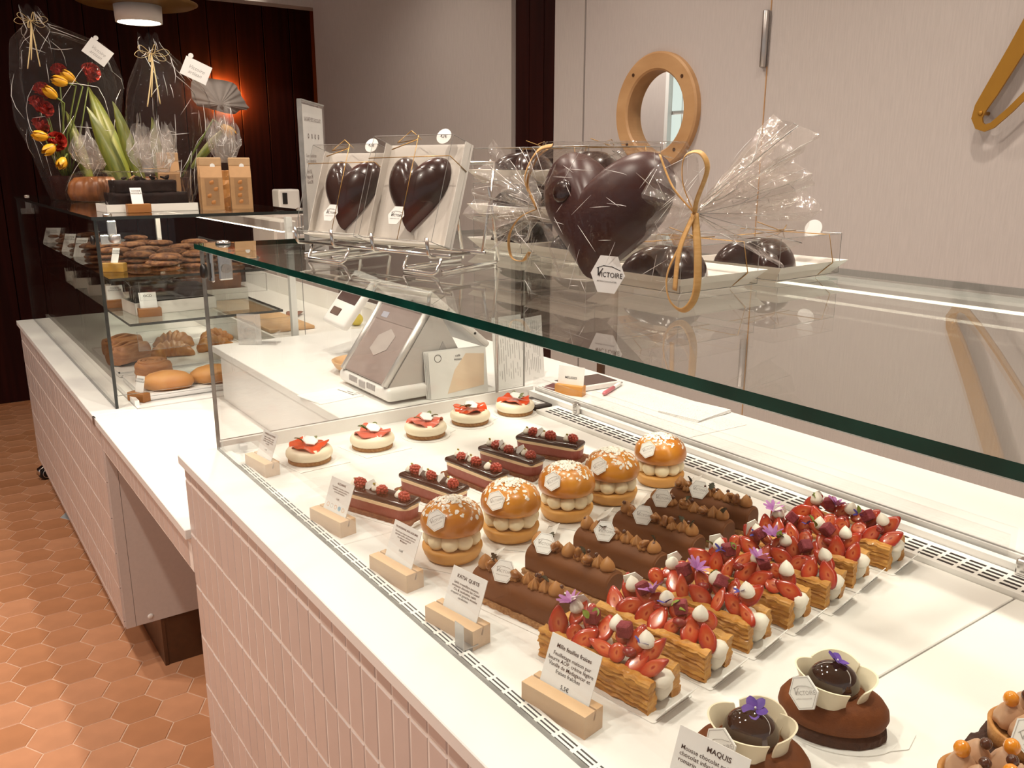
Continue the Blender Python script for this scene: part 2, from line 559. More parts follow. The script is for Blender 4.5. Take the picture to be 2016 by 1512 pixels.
# door with porthole
door = thing('door_1', 'flush beige staff door with round wooden porthole window', 'door', (WX, 2.21, 0))
del door['label'], door['category']
door['kind'] = 'structure'
def door_leaf():
    n = 48
    y0, y1, z0, z1 = -0.425, 0.425, 0.01, 2.61
    cy, cz, r = 0.026, 1.59, 0.150
    mb = MB()
    v = []; f = []
    for x in (0.0, 0.045):
        for i in range(n):
            a = 2 * pi * i / n
            v.append((x, cy + r * cos(a), cz + r * sin(a)))
        for i in range(n):
            a = 2 * pi * i / n
            dy, dz = cos(a), sin(a)
            k = min(((y1 - cy) / dy if dy > 1e-6 else 9), ((y0 - cy) / dy if dy < -1e-6 else 9), ((z1 - cz) / dz if dz > 1e-6 else 9), ((z0 - cz) / dz if dz < -1e-6 else 9))
            v.append((x, cy + dy * k, cz + dz * k))
    for i in range(n):
        j = (i + 1) % n
        f += [(i, j, n + j, n + i), (2 * n + i, 3 * n + i, 3 * n + j, 2 * n + j), (i, 2 * n + i, 2 * n + j, j), (n + i, n + j, 3 * n + j, 3 * n + i)]
    # square off the four corners
    for x, b in ((0.0, 0), (0.045, 2 * n)):
        for sy in (y0, y1):
            for sz in (z0, z1):
                k = len(v); v.append((x, sy, sz))
                c = [b + n + i for i in range(n) if (abs(v[b + n + i][1] - sy) < 1e-6) or (abs(v[b + n + i][2] - sz) < 1e-6)]
                ys = [i for i in c if abs(v[i][1] - sy) < 1e-6]; zs = [i for i in c if abs(v[i][2] - sz) < 1e-6]
                if ys and zs:
                    a = max(ys, key=lambda i: v[i][2] * (1 if sz == z1 else -1)); bb = max(zs, key=lambda i: v[i][1] * (1 if sy == y1 else -1))
                    f.append((k, a, bb))
    mb.add((v, f))
    return mb
part('leaf', door_leaf(), m_door, door)
part('edge_strip', MB().add(box(-0.002, 0.045, -0.4285, -0.4255, 0.01, 2.61)), m_ringw, door)
ring = [(0.196, 0.0), (0.196, 0.018), (0.190, 0.024), (0.142, 0.024), (0.136, 0.018), (0.136, -0.045)]
part('porthole_ring', MB().add(lathe(ring, 72, cap=False), 0, False, T(0, 0.026, 1.59, ry=-pi / 2)), m_ringw, door)
part('porthole_glass', MB().add(lathe([(0.149, 0.0), (0.149, 0.006)], 48), 0, False, T(0.02, 0.026, 1.59, ry=pi / 2)), m_pane, door)
for a in (50, 140, 230, 320):
    part('dowel', MB().add(lathe([(0.006, 0), (0.006, 0.002)], 10), 0, False, T(-0.024, 0.026 + 0.166 * cos(R(a)), 1.59 + 0.166 * sin(R(a)), ry=-pi / 2)), m_brown, door)
hz = MB().add(lathe([(0.008, -0.08), (0.0095, -0.078), (0.0095, 0.078), (0.008, 0.08)], 14), 0, True, T(-0.011, -0.418, 1.778))
hz.add(box(-0.003, 0.0, -0.43, -0.405, 1.70, 1.856))
part('hinge', hz, m_steel, door)
struct('trim_3', MB().add(box(WX + 0.046, WX + 0.06, 1.78, 1.80, 0, 2.62)).add(box(WX + 0.046, WX + 0.06, 2.632, 2.65, 0, 2.62)), m_brown)
# kitchen beyond the porthole
struct('wall_kitchen', MB().add(box(3.6, 3.7, 0.5, 5.1, 0, 2.75)), m_wall)
kw = thing('window_1', '', '', (3.59, 3.44, 1.2))
del kw['label'], kw['category']
kw['kind'] = 'structure'
m_day = glow('window_daylight', (0.86, 0.95, 0.86), 0.62)
for a in range(2):
    for b in range(4):
        part('pane', MB().add(box(-0.004, 0.0, -0.05 + a * 0.08, 0.02 + a * 0.08, 0.1 + b * 0.2, 0.28 + b * 0.2)), m_day, kw)
part('window_frame', MB().add(box(-0.03, 0, -0.08, 0.13, 0.04, 0.09)).add(box(-0.03, 0, -0.08, 0.13, 0.89, 0.94)).add(box(-0.03, 0, -0.08, -0.055, 0.04, 0.94)).add(box(-0.03, 0, 0.105, 0.13, 0.04, 0.94)), m_white, kw)

# ================================================================== COUNTERS
TW, TH = 0.0378, 0.1035
def tile_mesh(i, w, h):
    def fn():
        mb = MB()
        sx = 0.0065
        a, b = w / 2, h / 2
        v = [(0, -a, -b), (0, a, -b), (0, a, b), (0, -a, b)]
        v += [(-sx + .0012, y, z) for _, y, z in v[:4]]
        v += [(-sx, y * (1 - .0014 / a), z * (1 - .0014 / b)) for _, y, z in v[:4]]
        f = [(8, 11, 10, 9)]
        for k in range(4):
            j = (k + 1) % 4
            f += [(k, 4 + k, 4 + j, j), (4 + k, 8 + k, 8 + j, 4 + j)]
        mb.add((v, f))
        return mb, [m_tile[i]]
    return cached('tile_%d_%d_%d' % (i, int(w * 1e5), int(h * 1e5)), fn)
def tile_face(parent, xf, y_from, ncol, rows, limit=300, ny_rest=0):
    """stacked tiles on the face x = xf running from y_from towards the camera; rows = [(z0, z1)...] top first"""
    n = 0
    for c in range(ncol):
        y = y_from - (c + .5) * TW
        for z0, z1 in rows:
            if n >= limit:
                break
            place('tile', tile_mesh(rng.randrange(4), TW - 0.0028, z1 - z0 - 0.0040), parent, (xf + rng.uniform(-.0003, .0003), y, (z0 + z1) / 2), (0, rng.uniform(-.004, .004), rng.uniform(-.008, .008)))
            n += 1
    if ny_rest:
        mb = MB()
        for c in range(ncol, ncol + ny_rest):
            y = y_from - (c + .5) * TW
            for z0, z1 in rows:
                mb.add(box(xf - 0.006, xf, y - TW / 2 + .0012, y + TW / 2 - .0012, z0 + .0013, z1 - .0013), rng.randrange(4))
        part('tiling', mb, m_tile, parent, kind='stuff')

Y0 = -0.9                       # where the near counter is cut, behind the photographer
YE = 1.512                      # far end of the near counter
dc = thing('display_counter', 'white-topped pastry display counter clad in pink vertical tiles, glass case on top', 'counter', (0, 0, 0))
part('body', MB().add(box(0.3519, 1.10, Y0, YE - 0.006, 0.10, 0.893)), m_tgrout, dc)
part('base', MB().add(box(0.46, 1.25, Y0, YE - 0.1, 0.0, 0.10)), m_brown, dc)
rows = [(0.8705, 0.893)] + [(0.8705 - TH * (k + 1), 0.8705 - TH * k) for k in range(7)]
tile_face(dc, 0.3575, YE - 0.004, 37, rows, 300, 26)
part('front_ledge', MB().add(rbox(0.072, YE - Y0, 0.017, 0.0012, 1), 0, False, T(0.379, (YE + Y0) / 2, 0.9065)), m_white, dc)
part('rear_worktop', MB().add(rbox(0.245, YE - Y0, 0.02, 0.0015, 1), 0, False, T(1.2375, (YE + Y0) / 2, 0.905)), m_white, dc)
part('rear_body', MB().add(box(1.10, 1.33, Y0, YE - 0.006, 0.10, 0.894)), m_whitelam, dc)
for y0, y1 in ((-0.32, 0.4125), (0.4145, 1.02), (1.0215, 1.495)):
    part('tray_panel', MB().add(rbox(0.607, y1 - y0, 0.012, 0.001, 1), 0, False, T(0.7375, (y0 + y1) / 2, 0.899)), m_whitelam, dc)
part('front_grille', MB().add(box(0.4155, 0.4335, -0.32, 1.495, 0.893, 0.9095)), m_whitelam, dc)
mb = MB()
for k in range(58):
    y = 1.40 - k * 0.0268
    for j in range(3):
        mb.add(box(0.4188 + j * 0.0046, 0.4205 + j * 0.0046, y - 0.0115, y + 0.0105, 0.9085, 0.9098))
part('front_slots', mb, m_slot, dc, kind='stuff')
part('rear_grille', MB().add(box(1.0415, 1.098, -0.32, 1.385, 0.893, 0.912)), m_whitelam, dc)
mb = MB()
for k in range(56):
    y = 1.355 - k * 0.0265
    for j in range(4):
        mb.add(box(1.050 + j * 0.0105, 1.0545 + j * 0.0105, y - 0.0105, y + 0.0105, 0.911, 0.9124))
part('rear_slots', mb, m_slot, dc, kind='stuff')
part('rear_track', MB().add(box(1.1, 1.112, -0.32, 1.49, 0.893, 0.922)).add(box(1.117, 1.121, -0.32, 1.49, 0.9, 0.928)).add(box(1.126, 1.130, -0.32, 1.49, 0.9, 0.928)), m_whitelam, dc)
part('rear_splash', MB().add(box(1.1125, 1.1165, 0.46, 1.49, 0.915, 0.952)), m_acryl, dc)
part('end_channel', MB().add(box(0.416, 1.115, 1.494, 1.499, 0.893, 0.930)).add(box(0.416, 1.115, 1.506, 1.5115, 0.915, 0.925)), m_whitelam, dc)
ctl = part('controller', MB().add(rbox(0.046, 0.075, 0.012, 0.002, 1), 0, False, T(1.069, 1.43, 0.909)), m_black, dc)
part('display', MB().add(box(1.056, 1.082, 1.405, 1.445, 0.9151, 0.9156)), m_grey, ctl)
part('digit', MB().add(box(1.064, 1.074, 1.412, 1.418, 0.9156, 0.9159)).add(box(1.064, 1.074, 1.422, 1.428, 0.9156, 0.9159)).add(box(1.064, 1.074, 1.432, 1.438, 0.9156, 0.9159)), m_card, ctl)
# glazing
def pane(name, parent, x0, x1, y0, y1, z0, z1, gm, em, thin):
    """glass slab: big faces clear, narrow edges coloured; thin = axis of thickness"""
    mb = MB()
    v, f = box(x0, x1, y0, y1, z0, z1)
    ax = {'z': (0, 1), 'y': (2, 3), 'x': (4, 5)}[thin]
    for i, q in enumerate(f):
        mb.f.append(q); mb.mi.append(0 if i in ax else 1); mb.sm.append(False)
    mb.v = v
    return part(name, mb, [gm, em], parent)
GT = 1.281
pane('top_pane', dc, 0.408, 1.015, Y0, 1.528, GT - 0.0085, GT, m_top, m_green, 'z')
pane('front_pane', dc, 0.409, 0.415, Y0, 1.500, 0.915, GT - 0.0095, m_pane, m_edgel, 'x')
pane('end_pane', dc, 0.416, 1.095, 1.4995, 1.5055, 0.9305, GT - 0.0095, m_pane, m_edgel, 'y')
pane('rear_door', dc, 1.1215, 1.1255, 0.456, 1.30, 0.924, 0.960, m_acryl, m_acryl, 'x')
for dx, dy in ((0.034, 0.0), ):
    c = part('top_clamp', MB().add(lathe([(0.0125, 0), (0.0125, 0.003), (0.010, 0.0055), (0.0, 0.0065)], 24, cap=False), 0, True, T(0.449, 1.497, GT)), m_chrome, dc)
    part('washer', MB().add(lathe([(0.0128, 0), (0.0128, 0.0012)], 24), 0, False, T(0.449, 1.497, GT)), m_black, c)
    part('bracket', MB().add(rbox(0.024, 0.006, 0.052, 0.0025, 2), 0, False, T(0.449, 1.4955, GT - 0.036)), m_chrome, c)
    part('screw', MB().add(lathe([(0.008, 0), (0.008, 0.003), (0.003, 0.003), (0.003, 0.002)], 20), 0, False, T(0.449, 1.4925, GT - 0.042, rx=pi / 2)), m_steel, c)
cf = part('front_clamp', MB().add(rbox(0.006, 0.024, 0.05, 0.0025, 2), 0, False, T(0.419, 1.478, GT - 0.036)), m_chrome, dc)
part('disc', MB().add(lathe([(0.0125, 0), (0.0125, 0.005), (0.010, 0.007)], 24), 0, True, T(0.409, 1.474, GT - 0.042, ry=-pi / 2)), m_black, cf)
part('stopper', MB().add(rbox(0.014, 0.012, 0.012, 0.003, 2), 0, False, T(0.452, 1.486, 0.915)), m_grey, dc)
part('led_strip', MB().add(box(0.945, 0.998, Y0, 1.46, 1.262, 1.266)), m_led, dc)
part('led_channel', MB().add(box(0.940, 1.003, Y0, 1.46, 1.2662, 1.2715)), m_whitelam, dc)
part('top_rail', MB().add(box(1.016, 1.030, Y0, 1.52, 1.262, 1.2805)), m_acryl, dc)
for y in (1.315, 0.43):
    lk = part('lock', MB().add(rbox(0.010, 0.018, 0.022, 0.003, 2), 0, False, T(1.094, y, 0.923)), m_chrome, dc)
    part('latch', MB().add(rbox(0.014, 0.010, 0.004, 0.0015, 1), 0, False, T(1.090, y, 0.935)), m_steel, lk)
part('cable_post', MB().add(tube([(1.012, 1.488, 0.932), (1.012, 1.488, 1.09), (1.008, 1.488, 1.12), (1.008, 1.488, 1.262)], 0.0035, 8), 0, True), m_steel, dc)

# low white worktop running from the near counter under the bakery case
lw = thing('low_worktop', 'low white stone worktop joining the near counter to the far bakery counter', 'worktop', (0, 0, 0))
part('slab', MB().add(rbox(0.41, 0.886, 0.02, 0.0015, 1), 0, False, T(0.547, 1.513 + 0.443, 0.76)), m_white, lw)
part('skirt', MB().add(box(0.3519, 0.372, 1.513, 2.368, 0.683, 0.75)), m_tgrout, lw)
tile_face(lw, 0.3575, 2.366, 22, [(0.684, 0.75)], 40)
part('end_cap', MB().add(rbox(0.006, 0.03, 0.022, 0.001, 1), 0, False, T(0.343, 2.384, 0.759)), m_steel, lw)
sv = thing('service_counter', 'white raised service counter carrying the cash terminal, between both cases', 'counter', (0, 0, 0))
part('top_slab', MB().add(rbox(0.687, 0.913, 0.02, 0.0015, 1), 0, False, T(1.0165, 1.513 + 0.4575, 0.905)), m_white, sv)
part('front_panel', MB().add(box(0.677, 0.70, 1.514, 2.366, 0.771, 0.895)), m_whitelam, sv)
part('body', MB().add(box(0.78, 1.33, 1.514, 2.366, 0.0, 0.895)), m_beige, sv)

bc = thing('bakery_counter', 'far counter clad in narrow pink tiles with a beige side panel', 'counter', (0, 0, 0))
BY0, BY1 = 2.370, 4.118
part('body', MB().add(box(0.3519, 1.33, BY0 + 0.014, BY1 - 0.006, 0.1525, 0.749)), m_tgrout, bc)
rows = [(0.6895, 0.749)] + [(0.6895 - TH * (k + 1), 0.6895 - TH * k) for k in range(5)] + [(0.1525, 0.172)]
tile_face(bc, 0.3575, BY1 - 0.002, 42, rows, 300, 4)
part('side_panel', MB().add(box(0.382, 1.33, BY0, BY0 + 0.013, 0.1525, 0.749)), m_beige, bc)
part('edge_profile', MB().add(box(0.356, 0.381, BY0 - 0.001, BY0 + 0.013, 0.1525, 0.749)), m_beige, bc)
part('cover_cap', MB().add(lathe([(0.008, 0), (0.008, 0.001), (0.005, 0.003)], 16), 0, True, T(0.421, BY0, 0.171, rx=pi / 2)), m_card, bc)
part('plinth', MB().add(box(0.4575, 1.30, BY0 + 0.006, BY1 - 0.08, 0, 0.15)), m_brown, bc)
part('plinth_edge', MB().add(box(0.447, 0.457, BY0 + 0.003, BY1 - 0.08, 0, 0.15)), m_brown, bc)
part('front_ledge', MB().add(rbox(0.112, BY1 - BY0 - 0.032, 0.02, 0.0015, 1), 0, False, T(0.398, (BY1 + BY0 + 0.032) / 2, 0.76)), m_white, bc)
part('case_floor', MB().add(box(0.455, 0.955, BY0 + 0.034, BY1, 0.75, 0.771)), m_whitelam, bc)
part('inner_lip', MB().add(box(0.4545, 0.466, BY0 + 0.06, BY1, 0.7712, 0.785)), m_whitelam, bc)
part('rear_worktop', MB().add(rbox(0.38, BY1 - BY0 - 0.065, 0.02, 0.0015, 1), 0, False, T(1.147, (BY1 + BY0 + 0.065) / 2, 0.85)), m_whitelam, bc)
part('rear_wall', MB().add(box(0.956, 0.968, BY0 + 0.065, BY1, 0.75, 0.84)), m_whitelam, bc)
part('rear_rail', MB().add(box(1.33, 1.345, BY0 + 0.065, BY1, 0.84, 0.93)), m_whitelam, bc)
FT = 1.282
FY = 2.432
m_fpane = glassy('case_glass', (0.90, 0.885, 0.86), 1.30)
pane('top_pane', bc, 0.400, 0.985, FY - 0.008, 4.14, FT - 0.0085, FT, m_top, m_edge, 'z')
pane('front_pane', bc, 0.405, 0.413, FY, 4.13, 0.771, FT - 0.009, m_fpane, m_edge, 'x')
pane('end_pane', bc, 0.414, 0.955, FY, FY + 0.006, 0.805, FT - 0.009, m_pane, m_edgel, 'y')
pane('far_end_pane', bc, 0.414, 0.955, 4.122, 4.128, 0.771, FT - 0.009, m_pane, m_edge, 'y')
pane('lower_shelf', bc, 0.470, 0.900, FY + 0.03, 4.05, 0.985, 0.992, m_top, m_edge, 'z')
pane('upper_shelf', bc, 0.430, 0.860, FY + 0.02, 4.05, 1.112, 1.119, m_top, m_edge, 'z')
for cx, cy in ((0.445, 2.462), (0.972, 2.462), (0.442, 4.09)):
    c = part('top_clamp', MB().add(lathe([(0.011, 0), (0.011, 0.004), (0.008, 0.0065)], 20), 0, True, T(cx, cy, FT)), m_chrome, bc)
    part('bracket', MB().add(rbox(0.022, 0.006, 0.06, 0.002, 1), 0, False, T(cx + 0.004, FY + 0.012 if cy < 3 else 4.115, FT - 0.042)), m_chrome, c)
    part('arm', MB().add(rbox(0.05, 0.006, 0.024, 0.002, 1), 0, False, T(cx - 0.002, FY + 0.0125 if cy < 3 else 4.116, FT - 0.060)), m_chrome, c)
    part('disc', MB().add(lathe([(0.012, 0), (0.012, 0.005), (0.009, 0.0075)], 20), 0, True, T(cx + 0.006, (FY - 0.001) if cy < 3 else 4.12, FT - 0.058, rx=pi / 2)), m_steel, c)
part('side_disc', MB().add(lathe([(0.012, 0), (0.012, 0.006), (0.009, 0.008)], 20), 0, True, T(0.405, 2.452, FT - 0.06, ry=-pi / 2)), m_black, bc)
for x, y in ((0.93, 2.47), (0.93, 4.06)):
    part('upright', MB().add(box(x, x + 0.018, y, y + 0.018, 0.771, 1.262)), m_whitelam, bc)
part('light_bar', MB().add(rbox(0.05, 1.56, 0.03, 0.004, 1), 0, False, T(0.945, 3.27, 1.235)), m_beige, bc)
m_led2 = glow('case_led_light', (1.0, 0.86, 0.66), 6.0)
part('led_strip', MB().add(box(0.925, 0.965, 2.50, 4.04, 1.2165, 1.2198)), m_led2, bc)
pane('divider_high', bc, 0.50, 0.85, FY + 0.012, FY + 0.016, 1.055, 1.105, m_acryl, m_edgel, 'y')
pane('divider_low', bc, 0.50, 0.95, FY + 0.10, FY + 0.104, 0.90, 0.955, m_acryl, m_edgel, 'y')
# ================================================================== PASTRIES
m_cream = mat('pale_cream', (0.90, 0.78, 0.53), 0.35, var=0.05, sss=0.15)
m_chees = mat('cheese_cream', (0.88, 0.78, 0.59), 0.4, var=0.04, sss=0.15)
m_whip = mat('whipped_white', (0.92, 0.87, 0.75), 0.45, var=0.05, sss=0.15)
m_bisc = mat('biscuit_crumb', (0.2720, 0.1200, 0.0400), 0.8, c2=(0.4400, 0.2400, 0.0960), vscale=240, bump=0.9, bscale=300)
m_bisc2 = mat('cocoa_biscuit', (0.1500, 0.0450, 0.0165), 0.8, c2=(0.2250, 0.0825, 0.0338), vscale=260, bump=0.9, bscale=300)
m_jelly = mat('strawberry_jelly', (0.62, 0.055, 0.012), 0.12, c2=(0.72, 0.10, 0.03), vscale=40, coat=0.6, sss=0.2)
m_jelly2 = mat('rose_jelly', (0.62, 0.115, 0.07), 0.2, c2=(0.68, 0.15, 0.10), vscale=40, coat=0.3, sss=0.2)
m_leaf = mat('basil_leaf', (0.095, 0.125, 0.03), 0.5, c2=(0.15, 0.17, 0.05), vscale=120)
m_leafg = mat('fresh_green_leaf', (0.16, 0.22, 0.02), 0.45, c2=(0.24, 0.30, 0.04), vscale=90)
m_dleaf = mat('dark_herb', (0.020, 0.030, 0.010), 0.6)
m_plaq = mat('white_chocolate_plaque', (0.88, 0.87, 0.83), 0.4, var=0.03)
m_plink = mat('plaque_ink', (0.42, 0.40, 0.38), 0.7)
m_rose = mat('raspberry_mousse', (0.2720, 0.0480, 0.0320), 0.42, c2=(0.3360, 0.0800, 0.0560), vscale=110, ramp=(0.5, 0.75), sss=0.1)
m_van = mat('vanilla_layer', (0.84, 0.62, 0.38), 0.5)
m_glaze = mat('dark_glaze', (0.0270, 0.0072, 0.0048), 0.16, coat=0.5)
m_rasp = mat('raspberry', (0.3400, 0.0255, 0.0136), 0.35, c2=(0.4250, 0.0510, 0.0255), vscale=60, coat=0.3, sss=0.2)
m_pist = mat('pistachio', (0.34, 0.26, 0.04), 0.7)
m_bun = mat('brioche_crust', (0.60, 0.235, 0.018), 0.3, c2=(0.46, 0.145, 0.009), vscale=22, coat=0.3, bump=0.12, bscale=120)
m_bunb = mat('brioche_base', (0.66, 0.31, 0.06), 0.5, c2=(0.72, 0.38, 0.11), vscale=30, bump=0.25, bscale=120)
m_flake = mat('sugared_almond', (0.88, 0.83, 0.75), 0.7, c2=(0.74, 0.58, 0.38), vscale=160, ramp=(0.56, 0.74))
m_choc = mat('milk_chocolate_mousse', (0.135, 0.046, 0.012), 0.6, c2=(0.115, 0.038, 0.010), vscale=30, bump=0.06, bscale=220, spec=0.22)
m_pean = mat('peanut_cream', (0.3740, 0.1658, 0.0467), 0.45, var=0.06, sss=0.1)
m_nut = mat('caramel_nut', (0.3360, 0.1360, 0.0280), 0.25, c2=(0.1920, 0.0600, 0.0112), vscale=110, coat=0.4)
m_pearl = mat('chocolate_pearl', (0.075, 0.022, 0.010), 0.25, coat=0.3)
m_puff = mat('puff_pastry', (0.60, 0.31, 0.065), 0.5, c2=(0.42, 0.17, 0.022), vscale=70, stretch=(0.5, 1, 2.4), bump=0.7, bscale=150, coat=0.12)
m_cube = mat('berry_sponge', (0.20, 0.016, 0.030), 0.7, c2=(0.27, 0.035, 0.05), vscale=200, bump=0.5, bscale=320)
m_purple = mat('violet_petal', (0.36, 0.11, 0.38), 0.5, c2=(0.50, 0.22, 0.50), vscale=120)
m_dviol = mat('dark_violet_petal', (0.060, 0.022, 0.26), 0.5, c2=(0.11, 0.04, 0.33), vscale=160)
m_blue = mat('blue_petal', (0.045, 0.040, 0.30), 0.5)
m_redj = mat('red_currant_jelly', (0.26, 0.012, 0.008), 0.08, coat=0.8)
m_eggm = mat('chocolate_dome', (0.150, 0.042, 0.010), 0.65, c2=(0.128, 0.035, 0.008), vscale=160, bump=0.15, bscale=500, spec=0.2)
m_eggd = mat('mirror_chocolate', (0.0150, 0.0050, 0.0030), 0.05, coat=0.9)
m_wchoc = mat('white_chocolate', (0.84, 0.74, 0.54), 0.4, var=0.03, sss=0.1)
m_choccake = mat('chocolate_sponge', (0.0270, 0.0078, 0.0042), 0.85, c2=(0.0480, 0.0150, 0.0072), vscale=120, bump=1.0, bscale=200)
m_pap = mat('orange_pearl', (0.80, 0.27, 0.012), 0.2, coat=0.4, sss=0.2)
m_prun = mat('praline_cream', (0.56, 0.33, 0.20), 0.45, var=0.05)
m_tart = mat('tart_shell', (0.50, 0.235, 0.065), 0.6, c2=(0.42, 0.17, 0.04), vscale=90, bump=0.5, bscale=220)
def straw_mat():
    m, t, b = _nt('strawberry_slice')
    n, l = t.nodes, t.links
    tc = n.new('ShaderNodeTexCoord')
    mp = n.new('ShaderNodeMapping'); mp.inputs['Scale'].default_value = (1 / 0.0165, 1 / 0.0098, 0)
    l.new(tc.outputs['Object'], mp.inputs[0])
    ln = n.new('ShaderNodeVectorMath'); ln.operation = 'LENGTH'
    l.new(mp.outputs[0], ln.inputs[0])
    nz = n.new('ShaderNodeTexNoise'); nz.inputs['Scale'].default_value = 260; nz.inputs['Detail'].default_value = 2
    l.new(tc.outputs['Object'], nz.inputs[0])
    ad = n.new('ShaderNodeMath'); ad.operation = 'MULTIPLY_ADD'; ad.inputs[1].default_value = 0.30; ad.inputs[2].default_value = -0.15
    l.new(nz.outputs[0], ad.inputs[0])
    sm = n.new('ShaderNodeMath'); sm.operation = 'ADD'
    l.new(ln.outputs['Value'], sm.inputs[0]); l.new(ad.outputs[0], sm.inputs[1])
    rp = n.new('ShaderNodeValToRGB')
    e = rp.color_ramp.elements
    e[0].position = 0.05; e[0].color = (0.34, 0.022, 0.009, 1)
    e[1].position = 1.0; e[1].color = (0.24, 0.008, 0.004, 1)
    for p, c in ((0.18, (0.58, 0.15, 0.05, 1)), (0.42, (0.52, 0.078, 0.022, 1)), (0.78, (0.43, 0.026, 0.008, 1))):
        q = e.new(p); q.color = c
    l.new(sm.outputs[0], rp.inputs[0])
    l.new(rp.outputs[0], b.inputs['Base Color'])
    b.inputs['Roughness'].default_value = 0.22
    b.inputs['Coat Weight'].default_value = 0.5
    b.inputs['Coat Roughness'].default_value = 0.08
    b.inputs['Subsurface Weight'].default_value = 0.0
    b.inputs['Subsurface Radius'].default_value = (0.005, 0.001, 0.001)
    return m
m_straw = straw_mat()
m_strawo = mat('strawberry_skin', (0.3570, 0.0170, 0.0068), 0.25, c2=(0.4250, 0.0510, 0.0127), vscale=220, ramp=(0.6, 0.7), coat=0.4)

def hexo(r, sq=1.0):
    return [(r * cos(R(60 * k + 0)), r * sin(R(60 * k + 0)) * sq) for k in range(6)]
def plaque_me():
    return cached('plaque_me', lambda: (MB().add(prism(hexo(0.0165), -0.0008, 0.0008)), [m_plaq]))
def border_me():
    def fn():
        mb = MB()
        a, b = hexo(0.0152), hexo(0.0147)
        v = [(x, y, 0.00095) for x, y in a] + [(x, y, 0.00095) for x, y in b]
        f = [(k, (k + 1) % 6, 6 + (k + 1) % 6, 6 + k) for k in range(6)]
        return mb.add((v, f)), [m_plink]
    return cached('plaque_border', fn)
def logo_me():
    def fn():
        mb = MB()
        for key, dx, dy in (('logo_v', -0.0085, 0.0052), ('logo', 0.0025, 0.0022), ('logo_sub', 0.0, -0.0045)):
            me = MESH['txt_' + key]
            mb.add(([(v.co.x + dx, v.co.y + dy, 0.0010) for v in me.vertices], [tuple(p.vertices) for p in me.polygons]))
        mb.add(tube([(-0.010, 0.0040, 0.001), (-0.004, 0.0062, 0.001), (0.004, 0.0058, 0.001), (0.0115, 0.0036, 0.001)], 0.00022, 4))
        return mb, [m_plink]
    return cached('plaque_logo', fn)
def plaque(parent, loc, nrm, roll=0.0, s=1.0, blank=False):
    M = facing(nrm) @ Matrix.Rotation(roll, 3, 'Z')
    o = place('logo_plaque', plaque_me(), parent, loc, M, s)
    place('border', border_me(), o)
    if not blank:
        place('logo', logo_me(), o)
    return o
def leaf_me(key, L, W, material, bend=0.3, jag=0.0):
    def fn():
        n = 9
        def g(u, v):
            w = W * (sin(pi * min(1, u * 1.02)) ** 0.8) * (1 + jag * (1 if int(u * 8) % 2 else -1))
            y = (v - .5) * w
            return (u * L, y, L * bend * (u - u * u) * 1.2 + abs(v - .5) * W * 0.35)
        v, f = grid(g, n, 3)
        nn = len(v)
        v2 = [(x, y, z - 0.0004) for x, y, z in v]
        return MB().add((v, f), 0, True).add((v2, [tuple(reversed(q)) for q in f]), 0, True), [material]
    return cached(key, fn)
def star_me():
    def fn():
        prof = [(0.0055, 0), (0.0085, 0.0022), (0.0082, 0.005), (0.0055, 0.009), (0.0025, 0.0125), (0.0004, 0.0155)]
        return MB().add(lathe(prof, 28, lambda a, k: 1 + 0.17 * cos(7 * a + 2.2 * k)), 0, True), [m_pean]
    return cached('piped_star', fn)
def kiss_me(material):
    def fn():
        prof = [(0.0058, 0), (0.0084, 0.0028), (0.0086, 0.0062), (0.0068, 0.0105), (0.0038, 0.0142), (0.0012, 0.0165), (0.0002, 0.0175)]
        return MB().add(lathe(prof, 18, lambda a, k: 1 + 0.03 * cos(2 * a + 5 * k)), 0, True), [material]
    return cached('kiss_' + material.name, fn)
def rasp_me():
    def fn():
        mb = MB()
        rr = random.Random(3)
        for ring, (z, r, n) in enumerate(((0.0015, 0.0068, 9), (0.0045, 0.0072, 9), (0.0075, 0.0062, 8), (0.0105, 0.0042, 6), (0.0125, 0.0012, 2))):
            for i in range(n):
                a = 2 * pi * (i + 0.5 * (ring % 2)) / n
                mb.add(ball(0.0027 * rr.uniform(.9, 1.1), 7, 5), 0, True, T(r * cos(a), r * sin(a) * 0.9, z))
        mb.add(ball(0.0065, 10, 6, (1, .9, 1)), 0, True, T(0, 0, 0.006))
        return mb, [m_rasp]
    return cached('raspberry_me', fn)
